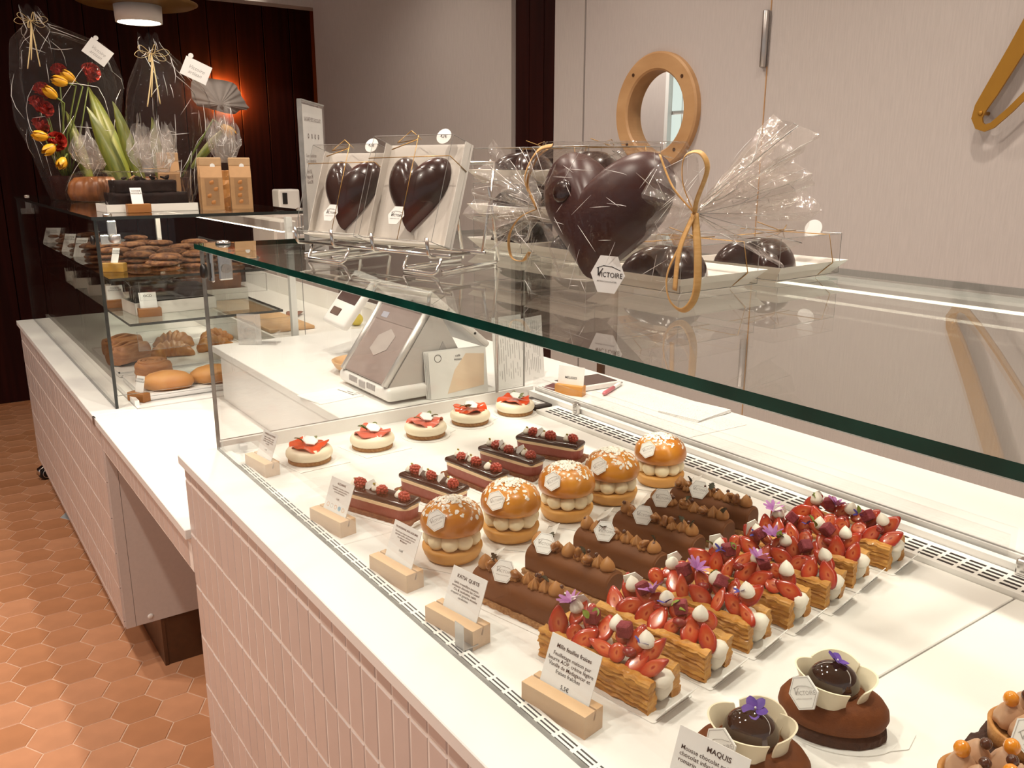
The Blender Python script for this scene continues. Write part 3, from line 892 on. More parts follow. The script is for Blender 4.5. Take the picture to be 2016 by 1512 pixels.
def straw_me(kind):
    def fn():
        mb = MB()
        n = 20
        if kind == 0:     # long half, pointed
            out = []
            for i in range(n):
                a = 2 * pi * i / n
                w = 0.0098 * (0.60 + 0.40 * cos(a)) ** 0.5 if False else 0.0098
                x = 0.0165 * cos(a)
                y = w * sin(a) * (1.0 - 0.42 * max(0, cos(a)))
                out.append((x, y))
        elif kind == 1:   # round cross slice
            out = [(0.0105 * cos(2 * pi * i / n), 0.0098 * sin(2 * pi * i / n)) for i in range(n)]
        else:             # slim slice
            out = [(0.0165 * cos(2 * pi * i / n), 0.0070 * sin(2 * pi * i / n) * (1 - 0.45 * max(0, cos(2 * pi * i / n)))) for i in range(n)]
        v = [(0, 0, 0.0007)]
        for s, z in ((0.55, 0.0006), (0.93, 0.0002), (1.0, -0.0008)):
            v += [(x * s, y * s, z) for x, y in out]
        dep = {0: 0.0062, 1: 0.003, 2: 0.0035}[kind]
        for s, z in ((0.93, -dep * .55), (0.6, -dep * .9)):
            v += [(x * s, y * s, z) for x, y in out]
        v.append((0, 0, -dep))
        f = [(0, 1 + i, 1 + (i + 1) % n) for i in range(n)]
        mi = [0] * n
        for k in range(4):
            for i in range(n):
                j = (i + 1) % n
                f.append((1 + k * n + i, 1 + (k + 1) * n + i, 1 + (k + 1) * n + j, 1 + k * n + j))
                mi.append(0 if k < 2 else 1)
        e = len(v) - 1
        for i in range(n):
            f.append((1 + 4 * n + i, e, 1 + 4 * n + (i + 1) % n)); mi.append(1)
        mb.add((v, f), 0, True)
        mb.mi = mi
        return mb, [m_straw, m_strawo]
    return cached('strawberry_%d' % kind, fn)
def flower_me(key, material, npet, L, W, up):
    def fn():
        mb = MB()
        for i in range(npet):
            a = 2 * pi * i / npet
            def g(u, v):
                w = W * sin(pi * (0.12 + 0.80 * u)) ** 0.7
                return (0.0008 + u * L * cos(up * (1 - 0.4 * u)), (v - .5) * w, u * L * sin(up * (1 - 0.3 * u)) + 0.0006 * cos(v * 9))
            v, f = grid(g, 6, 3)
            mb.add((v, f), 0, True, T(rz=a))
        return mb, [material]
    return cached(key, fn)
def tray_card(parent, L, W, flap=0.018, rnd=0.004, name='card'):
    """thin white card under a cake with an upturned tab at its +x end"""
    key = 'card_%d_%d_%d' % (int(L * 1e4), int(W * 1e4), int(flap * 1e4))
    def fn():
        mb = MB().add(prism(rrect(L, W, rnd, 3), 0, 0.0011))
        if flap:
            h = W * 0.42
            a = L / 2 - 0.002
            v = [(a, -h, 0.0006), (a, h, 0.0006), (a + flap * .55, h * .95, flap * .85), (a + flap * .55, -h * .95, flap * .85),
                 (a - .0006, -h, 0.0014), (a - .0006, h, 0.0014), (a + flap * .55 - .0009, h * .95, flap * .85 + .0005), (a + flap * .55 - .0009, -h * .95, flap * .85 + .0005)]
            f = [(0, 1, 2, 3), (7, 6, 5, 4), (0, 4, 5, 1), (1, 5, 6, 2), (2, 6, 7, 3), (3, 7, 4, 0)]
            mb.add((v, f))
        return mb, [m_card]
    return place(name, cached(key, fn), parent)
ZT = 0.9051
CAMV = Vector((0, 0, 1.415))
def to_cam(x, y, z, root_rz):
    """direction to the aisle side of the case in the local frame of a thing turned by root_rz"""
    d = (CAMV - Vector((x, y, z))).normalized()
    return Matrix.Rotation(-root_rz, 3, 'Z') @ d

ORD = ['nearest the front glass', 'second from the front glass', 'third from the front glass', 'fourth from the front glass', 'fifth from the front glass', 'sixth from the front glass', 'seventh and furthest from the front glass']

# ---- cheesecakes
def cheesecake(x, y, label, seed, red=True, square=True):
    rr = random.Random(seed)
    rz = R(-55 + rr.uniform(-6, 6))
    t = thing('strawberry_cheesecake', label, 'cake', (x, y, ZT), rz, 'cheesecakes in the row by the glass end')
    if square:
        place('card', cached('sq_card', lambda: (MB().add(prism([(-.046, -.046), (.046, -.046), (.058, .046), (-.046, .046)], 0, 0.0011)), [m_card])), t, (0, 0, 0), (0, 0, R(-25)))
    else:
        place('card', cached('rd_card', lambda: (MB().add(lathe([(0.0475, 0), (0.0475, 0.0011)], 32)).add(prism([(.02, -.03), (.064, -.008), (.064, .012), (.02, .03)], 0.0, 0.0010)), [m_card])), t, (0, 0, 0), (0, 0, R(60)))
    place('biscuit', cached('ch_bisc', lambda: (MB().add(lathe([(0.036, 0), (0.0375, 0.001), (0.0375, 0.0065), (0.035, 0.008)], 40, lambda a, k: 1 + 0.012 * mnoise.noise(Vector((cos(a) * 6, sin(a) * 6, k)))), 0, True), [m_bisc])), t, (0, 0, 0.0011))
    place('cream', cached('ch_cream', lambda: (MB().add(lathe([(0.030, 0), (0.0375, 0.001), (0.0405, 0.005), (0.0412, 0.009), (0.0402, 0.0135), (0.037, 0.0175), (0.031, 0.0195), (0.015, 0.0185), (0.0, 0.018)], 40, cap=False), 0, True), [m_chees])), t, (0, 0, 0.0078))
    def jel():
        rj = random.Random(seed + 50)
        ph = [rj.uniform(0, 6) for _ in range(4)]
        def g(u, v):
            a = 2 * pi * u
            r = 0.0335 * v * (1 + 0.10 * cos(3 * a + ph[0]) + 0.05 * cos(5 * a + ph[1]))
            z = 0.0312 + 0.0045 * v * cos(3 * a + ph[2]) * v + 0.0022 * cos(7 * a + ph[3]) * v * v
            return (r * cos(a), r * sin(a), z)
        v, f = grid(g, 48, 8, wrap=True)
        v2 = [(x_, y_, z_ - 0.0018) for x_, y_, z_ in v]
        n = len(v)
        mb = MB().add((v, f), 0, True)
        mb.add((v2, [tuple(reversed(q)) for q in f]), 0, True)
        rim = [((7 * 48 + i), (7 * 48 + (i + 1) % 48)) for i in range(48)]
        mb.add((v + v2, [(a, a + n, b + n, b) for a, b in rim]), 0, False)
        return mb
    part('jelly', jel(), m_jelly if red else m_jelly2, t)
    for k in range(3):
        a = rr.uniform(0, 6.28)
        place('leaf', leaf_me('basil', 0.017, 0.009, m_leaf, 0.5), t, (0.010 * cos(a), 0.010 * sin(a), 0.034), (rr.uniform(-.3, .3), rr.uniform(-.7, -.2), a + rr.uniform(-.8, .8)), rr.uniform(.8, 1.15))
    d = to_cam(x, y, ZT, rz)
    plaque(t, (0.003, 0.0, 0.0385), Vector((0.25, 0.1, 1)) + 0.35 * d, rr.uniform(-.5, .5), 0.85, blank=True)
    return t
chx = [(0.533, 1.374, True, True), (0.658, 1.379, False, True), (0.774, 1.384, False, False), (0.890, 1.406, True, False), (1.005, 1.410, True, False)]
for i, (x, y, red, sq) in enumerate(chx):
    cheesecake(x, y, ['round cheesecake with orange-red jelly on a square card, ' + ORD[0], 'round cheesecake with pinkish jelly on a square card, ' + ORD[1],
                      'round cheesecake with pinkish jelly on a round card, ' + ORD[2], 'round cheesecake with glossy red jelly on a round card, ' + ORD[3],
                      'round cheesecake with glossy red jelly beside the case controller'][i], 11 + i, red, sq)

# ---- raspberry bars
def rasp_bar(x, y, ang, label, seed):
    rr = random.Random(seed)
    rz = R(ang)
    t = thing('raspberry_bar_cake', label, 'cake', (x, y, ZT), rz, 'raspberry bars in the second row')
    tray_card(t, 0.150, 0.056, 0.014, 0.012)
    place('biscuit', cached('rb_b', lambda: (MB().add(rough_box(0.134, 0.044, 0.006, 26, 8, 2, 0.0016, 220)), [m_bisc2])), t, (0, 0, 0.0011))
    def taper(w0, w1, L0, L1, h):
        a, b = rrect(L0, w0, w0 * .42, 6), rrect(L1, w1, w1 * .42, 6)
        n = len(a)
        v = [(p, q, 0) for p, q in a] + [(p, q, h) for p, q in b]
        f = [tuple(range(n - 1, -1, -1)), tuple(range(n, 2 * n))] + [(i, (i + 1) % n, n + (i + 1) % n, n + i) for i in range(n)]
        return v, f
    place('raspberry_layer', cached('rb_r', lambda: (MB().add(taper(0.0375, 0.0405, 0.124, 0.127, 0.0165)), [m_rose])), t, (0, 0, 0.0068))
    place('vanilla_layer', cached('rb_v', lambda: (MB().add(taper(0.0405, 0.0405, 0.127, 0.127, 0.0045)), [m_van])), t, (0, 0, 0.0233))
    place('chocolate_glaze', cached('rb_g', lambda: (MB().add(rbox(0.1245, 0.0385, 0.010, 0.0048, 3), 0, True), [m_glaze])), t, (0, 0, 0.0300))
    for k, px in enumerate((-0.045, -0.010, 0.036)):
        qx = px + rr.uniform(-.003, .003)
        place('cream_dot', cached('rb_dot', lambda: (MB().add(lathe([(0.005, 0), (0.0072, 0.002), (0.007, 0.005), (0.0045, 0.009), (0.0008, 0.0125)], 16, lambda a, k: 1 + 0.06 * cos(6 * a)), 0, True), [m_whip])), t, (qx - 0.003, rr.uniform(-.004, .004), 0.0342), (0, 0, rr.uniform(0, 3)))
        place('raspberry', rasp_me(), t, (qx + 0.0095, rr.uniform(-.004, .004), 0.0365), (rr.uniform(.5, 1.3), rr.uniform(-.5, .5), rr.uniform(-.8, .8)), rr.uniform(.95, 1.15))
        place('pistachio', cached('pist', lambda: (MB().add(ball(0.0022, 6, 4, (1.2, .8, .8), .3)), [m_pist])), t, (qx - 0.003, rr.uniform(-.003, .003), 0.0465))
    for k, px in enumerate((-0.022,) if seed % 2 else (-0.024, 0.020)):
        place('white_shard', cached('shard', lambda: (MB().add(prism([(-.012, -.004), (-.004, -.006), (.013, -.002), (.011, .005), (-.006, .006)], -.0006, .0006)), [m_plaq])), t, (px, rr.uniform(-.004, .002), 0.042), (R(70), R(-35), rr.uniform(-.4, .2)))
    return t
rb = [(0.530, 1.087, -68), (0.622, 1.092, -76), (0.715, 1.112, -82), (0.797, 1.130, -76), (0.897, 1.150, -64)]
for i, (x, y, a) in enumerate(rb):
    rasp_bar(x, y, a, 'raspberry bar with dark chocolate glaze and cream dots, ' + (ORD[i] if i < 4 else 'closest to the rear grille'), 31 + i)

# ---- filled brioche buns
def bun(x, y, label, seed):
    rr = random.Random(seed)
    rz = R(rr.uniform(-12, 12))
    t = thing('filled_brioche', label, 'pastry', (x, y, ZT), rz, 'cream-filled brioches in the third row')
    place('card', cached('bun_card', lambda: (MB().add(prism([(-.047, -.047), (.047, -.047), (.047, .047), (-.047, .047)], 0, 0.0011)).add(
        ([(.047, -.012, .0003), (.047, .030, .0003), (.066, .026, .014), (.066, -.010, .014), (.0465, -.012, .0012), (.0465, .030, .0012), (.0655, .026, .0148), (.0655, -.010, .0148)],
         [(0, 1, 2, 3), (7, 6, 5, 4), (0, 4, 5, 1), (1, 5, 6, 2), (2, 6, 7, 3), (3, 7, 4, 0)])), [m_card])), t, (0, 0, 0), (0, 0, R(-58)))
    place('bun_base', cached('bun_b', lambda: (MB().add(lathe([(0.029, 0), (0.034, 0.0015), (0.038, 0.008), (0.0405, 0.016), (0.0400, 0.0185), (0.034, 0.0195), (0.0, 0.020)], 40, lambda a, k: 1 + 0.018 * mnoise.noise(Vector((cos(a) * 3, sin(a) * 3, k * 2))), cap=False), 0, True), [m_bunb])), t, (0, 0, 0.0012), (0, 0, rr.uniform(0, 6)))
    n = 9
    off = rr.uniform(0, 1)
    for k in range(n):
        a = 2 * pi * (k + off) / n
        place('cream_ball', cached('bun_c', lambda: (MB().add(ball(0.0122, 14, 10, (1, 1, 0.98), 0.06, 2.0), 0, True), [m_cream])), t, (0.0275 * cos(a), 0.0275 * sin(a), 0.0312), (0, 0, a), rr.uniform(.96, 1.05))
    place('bun_top', cached('bun_t', lambda: (MB().add(lathe([(0.020, 0.0), (0.034, 0.001), (0.0405, 0.004), (0.0422, 0.009), (0.0425, 0.015), (0.0405, 0.023), (0.0355, 0.031), (0.027, 0.0375), (0.015, 0.0418), (0.0, 0.043)], 44, lambda a, k: 1 + 0.014 * mnoise.noise(Vector((cos(a) * 2, sin(a) * 2, k * 2 + 5))), cap=False), 0, True), [m_bun])), t, (0, 0, 0.0395), (0, 0, rr.uniform(0, 6)))
    def flakes():
        mb = MB()
        q = random.Random(seed + 7)
        for k in range(270):
            th = abs(q.gauss(0, 0.46)) if k < 250 else q.uniform(0.85, 1.15)
            if th > 1.2:
                continue
            a = q.uniform(0, 6.28)
            rad = Vector((0.0425 * sin(th) * cos(a), 0.0425 * sin(th) * sin(a), 0.0118 + 0.0314 * cos(th)))
            nrm = Vector((sin(th) * cos(a), sin(th) * sin(a), cos(th))) + Vector((q.uniform(-.45, .45), q.uniform(-.45, .45), 0))
            s = q.uniform(0.0016, 0.0042)
            out = [(s * cos(2 * pi * i / 6) * q.uniform(.75, 1.2), 0.72 * s * sin(2 * pi * i / 6) * q.uniform(.75, 1.2)) for i in range(6)]
            M = facing(nrm).to_4x4() @ Matrix.Rotation(q.uniform(0, 6), 4, 'Z')
            M.translation = rad + nrm.normalized() * 0.0008
            mb.add(prism(out, -0.0004, 0.0005), 0, False, M)
        return mb
    part('almond_flakes', flakes(), m_flake, t, (0, 0, 0.0395), kind='stuff')
    d = to_cam(x, y, ZT + .06, rz)
    side = Vector((-d.y, d.x, 0)).normalized()
    dd = (Vector((d.x, d.y, 0)).normalized() - side * 0.62).normalized()
    plaque(t, dd * 0.0385 + Vector((0, 0, 0.0665)), dd + Vector((0, 0, 0.55)), rr.uniform(-.3, .3) + 0.5, 0.88)
    return t
bx = [(0.542, 0.904), (0.643, 0.912), (0.752, 0.923), (0.850, 0.932), (0.965, 0.943)]
for i, (x, y) in enumerate(bx):
    bun(x, y, 'almond-topped brioche filled with cream balls, ' + (ORD[i] if i < 4 else 'next to the rear grille'), 61 + i)

# ---- chocolate logs
def choc_log(x, y, ang, label, seed):
    rr = random.Random(seed)
    rz = R(ang)
    t = thing('chocolate_log_cake', label, 'cake', (x, y, ZT), rz, 'chocolate logs in the fourth row')
    tray_card(t, 0.150, 0.060, 0.016, 0.010)
    place('crumb_base', cached('log_c', lambda: (MB().add(rough_box(0.134, 0.043, 0.0065, 28, 9, 2, 0.0018, 260)), [m_bisc])), t, (0, 0, 0.0011))
    def body():
        w, h = 0.0188, 0.0325
        sec = [(-w * .96, 0), (-w, 0.004), (-w, 0.018)] + [(-w * cos(R(a)), 0.018 + (h - 0.018) * sin(R(a))) for a in (18, 36, 54, 72, 90, 108, 126, 144, 162)] + [(w, 0.018), (w, 0.004), (w * .96, 0)]
        n = len(sec)
        v = []
        st = [(-.0645, .90), (-.0635, .97), (-.062, 1.0), (-.03, 1.0), (0, 1.0), (.03, 1.0), (.062, 1.0), (.0635, .97), (.0645, .90)]
        for sx, k in st:
            v += [(sx, p * k, q * (k if q > .001 else 1)) for p, q in sec]
        f = []
        for s in range(len(st) - 1):
            for i in range(n - 1):
                f.append((s * n + i, s * n + i + 1, (s + 1) * n + i + 1, (s + 1) * n + i))
            f.append((s * n + n - 1, s * n, (s + 1) * n, (s + 1) * n + n - 1))
        f.append(tuple(range(n)))
        f.append(tuple((len(st) - 1) * n + i for i in range(n - 1, -1, -1)))
        mb = MB().add((v, f), 0, True)
        mb.sm[-1] = mb.sm[-2] = False
        return mb
    place('mousse', cached('log_m', lambda: (body(), [m_choc])), t, (0, 0, 0.0073))
    zt = 0.0382
    xs = [-0.054, -0.040, -0.026, -0.006, 0.010, 0.024, 0.038, 0.053]
    kinds = ['k', 's', 's', 'p', 's', 'n', 's', 'k']
    if seed % 3 == 1:
        kinds = ['k', 's', 'p', 'k', 's', 'n', 's', 'k']
    if seed % 3 == 2:
        kinds = ['k', 's', 'n', 'p', 's', 's', 'n', 'k']
    pl = None
    for px, k in zip(xs, kinds):
        py = rr.uniform(-.0025, .0025)
        if k == 'k':
            place('cream_kiss', kiss_me(m_pean), t, (px, py, zt - .001), (rr.uniform(-.1, .1), rr.uniform(-.1, .1), rr.uniform(0, 6)), rr.uniform(1.0, 1.15))
        elif k == 's':
            place('piped_cream', star_me(), t, (px, py, zt - .001), (0, 0, rr.uniform(0, 6)), rr.uniform(0.95, 1.1))
        elif k == 'n':
            place('piped_cream', star_me(), t, (px, py, zt - .001), (0, 0, rr.uniform(0, 6)), 0.9)
        if k in 'pn' or rr.random() < .35:
            place('nut', cached('nut_me', lambda: (MB().add(ball(0.0062, 12, 8, (1.3, .85, .75), .35, 1.6), 0, True), [m_nut])), t, (px + rr.uniform(-.004, .004), rr.uniform(-.008, .008), zt + 0.0085), (rr.uniform(0, 2), rr.uniform(0, 2), rr.uniform(0, 6)))
        if k == 'p':
            pl = px
            place('piped_cream', star_me(), t, (px, py, zt - .001), (0, 0, 1), 0.95)
    for k in range(4):
        px = rr.choice(xs) + rr.uniform(-.006, .006)
        place('chocolate_pearl', cached('pearl_me', lambda: (MB().add(ball(0.0027, 10, 7), 0, True), [m_pearl])), t, (px, rr.uniform(-.004, .004), zt + rr.uniform(.011, .0155)))
    for k in range(2):
        px = rr.choice(xs[1:]) + rr.uniform(-.004, .004)
        place('herb_leaf', leaf_me('herb', 0.012, 0.009, m_dleaf, 0.4, 0.28), t, (px, rr.uniform(-.005, .003), zt + 0.011), (rr.uniform(-.3, .3), rr.uniform(-1.2, -.3), rr.uniform(0, 6)))
    d = to_cam(x, y, ZT + .05, rz)
    plaque(t, Vector((pl - 0.012, -0.010, zt + 0.0095)), d + Vector((-0.2, -0.1, 0.15)), rr.uniform(-.15, .15), 0.90)
    return t
lg = [(0.533, 0.736, -77), (0.622, 0.748, -78), (0.704, 0.752, -79), (0.782, 0.762, -79), (0.851, 0.772, -78), (0.915, 0.784, -77)]
for i, (x, y, a) in enumerate(lg):
    choc_log(x, y, a, 'milk chocolate log with piped peanut cream and white plaque, ' + (ORD[i] if i < 5 else 'last, against the rear grille'), 90 + i)

# ---- strawberry mille-feuilles
def puff_me(i):
    def fn():
        v, f = rough_box(0.143, 0.0125, 0.0335, 44, 4, 14, 0.0021, 130, 3.3 * i, 0.55)
        return MB().add((v, f), 0, False), [m_puff]
    return cached('puff_%d' % i, fn)
def mille(x, y, ang, label, seed):
    rr = random.Random(seed)
    rz = R(ang)
    t = thing('strawberry_mille_feuille', label, 'pastry', (x, y, ZT), rz, 'strawberry mille-feuilles in the fifth row')
    tray_card(t, 0.158, 0.064, 0.020, 0.003)
    place('pastry_slab', puff_me(seed % 3), t, (-0.004, -0.0200, 0.0012), (R(4), 0, 0))
    place('pastry_slab', puff_me((seed + 1) % 3), t, (-0.004, 0.0200, 0.0012), (R(-4), 0, pi))
    def filling():
        mb = MB()
        for k in range(9):
            px = -0.064 + k * 0.0155
            mb.add(ball(0.0135, 10, 7, (0.85, 0.95, 1.05), .15, 2, k), 0, True, T(px, 0.003 * (-1) ** k, 0.0165))
            mb.add(ball(0.0115, 10, 7, (0.9, 1.05, .8), .15, 2, k + 9), 0, True, T(px + 0.006, -0.002 * (-1) ** k, 0.029))
        return mb
    place('cream_filling', cached('mf_fill', lambda: (filling(), [m_whip])), t)
    d = to_cam(x, y, ZT + .04, rz)
    zt = 0.0385
    n = 13
    for k in range(n):
        px = -0.064 + 0.1285 * (k + .5) / n + rr.uniform(-.003, .003)
        row = k % 2
        py = (-0.0135 if row == 0 else 0.004) + rr.uniform(-.004, .004)
        pz = zt + (0.0035 if row == 0 else 0.0125) + rr.uniform(-.002, .002)
        nv = Vector((d.x * .75, d.y, d.z)) + Vector((rr.uniform(-.55, .55), rr.uniform(-.35, .25), rr.uniform(-.1, .45)))
        M = facing(nv) @ Matrix.Rotation(rr.choice((1.0, 1.5, 2.1, 0.6, 2.5)) + rr.uniform(-.3, .3), 3, 'Z')
        place('strawberry_slice', straw_me(rr.choice((0, 0, 0, 1, 2))), t, (px, py, pz), M, rr.uniform(.9, 1.12))
    for px, py in ((-0.046, 0.004), (0.002, 0.006), (0.047, 0.002)):
        place('cream_kiss', kiss_me(m_whip), t, (px + rr.uniform(-.006, .006), py, zt + 0.013), (rr.uniform(-.3, .3), rr.uniform(-.3, .3), 0), rr.uniform(.9, 1.05))
    for px in (-0.030, 0.020):
        place('berry_cube', cached('cube_me', lambda: (MB().add(rbox(0.0135, 0.0135, 0.0135, 0.0012, 1)), [m_cube])), t, (px + rr.uniform(-.006, .006), rr.uniform(-.004, .006), zt + 0.0195), (rr.uniform(0, 1.5), rr.uniform(0, 1.5), rr.uniform(0, 1.5)))
    for px in (-0.012, 0.034):
        place('jelly_drop', cached('jd_me', lambda: (MB().add(ball(0.0062, 12, 8, (1.2, 1, .8), .2, 2), 0, True), [m_redj])), t, (px + rr.uniform(-.01, .01), rr.uniform(-.012, .0), zt + 0.008))
    place('violet_flower', flower_me('mallow', m_purple, 9, 0.0155, 0.0052, R(48)), t, (rr.choice((-.056, -.018, .012)), rr.uniform(-.006, .004), zt + 0.0215), (rr.uniform(-.5, .5), rr.uniform(-.5, .5), rr.uniform(0, 6)))
    place('blue_petal', flower_me('cornflower', m_blue, 4, 0.008, 0.0026, R(30)), t, (rr.uniform(-.04, .05), -0.006, zt + 0.020), (rr.uniform(-.5, .5), rr.uniform(-.5, .5), rr.uniform(0, 6)))
    for k in range(2):
        place('leaf', leaf_me('mfleaf', 0.011, 0.0075, m_leafg, 0.4), t, (rr.uniform(-.05, .05), rr.uniform(-.01, .004), zt + 0.021), (rr.uniform(-.4, .4), rr.uniform(-1.2, -.4), rr.uniform(0, 6)))
    place('white_shard', cached('shard2', lambda: (MB().add(prism([(-.010, -.009), (.004, -.010), (.012, 0), (.004, .010), (-.010, .009)], -.0006, .0006)), [m_plaq])), t, (-0.052, 0.010, zt + 0.020), (R(95), rr.uniform(-.3, .3), rr.uniform(.9, 1.5)))
    return t
ml = [(0.530, 0.574), (0.612, 0.579), (0.689, 0.590), (0.767, 0.595), (0.838, 0.598), (0.911, 0.612), (0.992, 0.613)]
for i, (x, y) in enumerate(ml):
    mille(x, y, -81 + (i % 3), 'strawberry mille-feuille between golden pastry slabs, ' + ORD[i], 130 + i)

# ---- chocolate eggs in white petals
def egg_cake(x, y, ang, label, seed):
    rr = random.Random(seed)
    rz = R(ang)
    t = thing('chocolate_nest_cake', label, 'cake', (x, y, ZT), rz, 'oval chocolate cakes with white petals')
    place('card', cached('egg_card', lambda: (MB().add(lathe([(0.050, 0), (0.050, 0.0011)], 36), 0, False, T(s=(1.08, .80, 1))).add(prism([(.02, -.035), (.062, -.012), (.070, .012), (.02, .036)], 0.0, 0.0010)), [m_card])), t, (0.004, 0, 0))
    place('sponge_base', cached('egg_b', lambda: (MB().add(lathe([(0.047, 0), (0.0485, 0.002), (0.0475, 0.0075), (0.042, 0.010)], 60, lambda a, k: 1 + 0.035 * mnoise.noise(Vector((cos(a) * 9, sin(a) * 9, k * 3))), True), 0, False, T(s=(1.0, .72, 1))), [m_choccake])), t, (0, 0, 0.0011))
    place('mousse_dome', cached('egg_m', lambda: (MB().add(lathe([(0.040, 0), (0.0465, 0.004), (0.0490, 0.0105), (0.0480, 0.0175), (0.0435, 0.0240), (0.036, 0.0280), (0.020, 0.0295), (0.0, 0.0295)], 48, cap=False), 0, True, T(s=(1.0, .72, 1))), [m_eggm])), t, (0, 0, 0.0095))
    place('glossy_egg', cached('egg_e', lambda: (MB().add(ball(0.021, 28, 20, (1.12, .92, 1.0)), 0, True), [m_eggd])), t, (-0.002, 0, 0.046))
    pet = [(0, 1.0), (80, 1.12), (170, 1.0), (255, .92)]
    for a0, s in pet:
        def fn():
            def g(u, v):
                a = (u - .5) * 1.72
                h = (0.0195 + 0.0035 * sin(u * pi)) * v
                r = 0.0265 + 0.0065 * v * v + 0.002 * sin(u * pi)
                return (r * cos(a), r * sin(a), h)
            v, f = grid(g, 18, 7)
            v2 = [(x_ * (1 - .0016 / max(.01, (x_ * x_ + y_ * y_) ** .5)), y_ * (1 - .0016 / max(.01, (x_ * x_ + y_ * y_) ** .5)), z_) for x_, y_, z_ in v]
            n = len(v)
            mb = MB().add((v, f), 0, True).add((v2, [tuple(reversed(q)) for q in f]), 0, True)
            ring_ = [i for i in range(18)] + [18 * j + 17 for j in range(1, 7)] + [6 * 18 + i for i in range(16, -1, -1)] + [18 * j for j in range(5, 0, -1)]
            mb.add((v + v2, [(a, ring_[(k + 1) % len(ring_)], ring_[(k + 1) % len(ring_)] + n, a + n) for k, a in enumerate(ring_)]), 0, True)
            return mb, [m_wchoc]
        place('white_petal', cached('petal_me', fn), t, (-0.001, 0, 0.0345), (R(rr.uniform(-4, 4)), R(rr.uniform(-4, 4)), R(a0 + rr.uniform(-8, 8))), (1.06, .88, s))
    place('violet', flower_me('violet', m_dviol, 5, 0.010, 0.0085, R(25)), t, (0.0, 0.002, 0.0672), (R(-25), R(15), rr.uniform(0, 6)), 1.05)
    place('violet_centre', cached('viol_c', lambda: (MB().add(ball(0.001, 6, 4)), [m_card])), t, (0.0, 0.001, 0.0695))
    d = to_cam(x, y, ZT + .05, rz)
    side = Vector((-d.y, d.x, 0)).normalized()
    dd = (Vector((d.x, d.y, 0)).normalized() - side * 0.75).normalized()
    plaque(t, Vector((dd.x * 0.042, dd.y * 0.037, 0.0475)), dd + Vector((0, 0, 0.25)), 0.55, 1.0)
    return t
egg_cake(0.645, 0.394, -55, 'oval chocolate cake with glossy egg and violet, whole in view beside the tray seam', 171)
egg_cake(0.526, 0.391, -60, 'oval chocolate cake with glossy egg, cut by the lower picture edge behind its card', 172)

# ---- praline tartlets (lower right corner)
def tartlet(x, y, label, seed):
    rr = random.Random(seed)
    t = thing('praline_tartlet', label, 'tart', (x, y, ZT), R(rr.uniform(-20, 20)), 'praline tartlets at the right')
    place('brownie_base', cached('tt_b', lambda: (MB().add(rough_box(0.082, 0.082, 0.014, 18, 18, 4, 0.003, 120)), [m_choccake])), t, (-0.004, 0, 0.0))
    place('tart_shell', cached('tt_s', lambda: (MB().add(lathe([(0.030, 0), (0.035, 0.002), (0.037, 0.018), (0.0355, 0.0195), (0.033, 0.018), (0.031, 0.014), (0, 0.014)], 44, lambda a, k: 1 + 0.012 * mnoise.noise(Vector((cos(a) * 20, sin(a) * 20, k * 4))), cap=False), 0, True), [m_tart])), t, (0, 0, 0.0135))
    for k in range(6):
        a = 2 * pi * k / 6 + rr.uniform(-.1, .1)
        place('piped_cream', cached('tt_p', lambda: (MB().add(lathe([(0.008, 0), (0.0125, 0.003), (0.012, 0.010), (0.0085, 0.018), (0.004, 0.024), (0.0006, 0.027)], 24, lambda a, k: 1 + 0.10 * cos(5 * a + 3 * k)), 0, True), [m_prun])), t, (0.020 * cos(a), 0.020 * sin(a), 0.029), (0, 0, rr.uniform(0, 6)))
    for k in range(3):
        a = 2.2 * k + rr.uniform(-.2, .2)
        place('orange_pearl', cached('tt_o', lambda: (MB().add(ball(0.0065, 12, 8, (1, 1, 1.1)), 0, True), [m_pap])), t, (0.022 * cos(a), 0.022 * sin(a), 0.057))
        place('chocolate_pearl', cached('tt_c', lambda: (MB().add(ball(0.0048, 12, 8), 0, True), [m_pearl])), t, (0.014 * cos(a + 1), 0.014 * sin(a + 1), 0.056))
    d = to_cam(x, y, ZT + .05, t.rotation_euler.z)
    plaque(t, Vector((d.x * 0.040, d.y * 0.040, 0.045)), d, 0.4, 1.05)
    return t
tartlet(0.748, 0.264, 'praline tartlet with orange pearls and white plaque at the right picture edge', 181)
tartlet(0.648, 0.255, 'praline tartlet barely in view at the bottom right corner', 182)

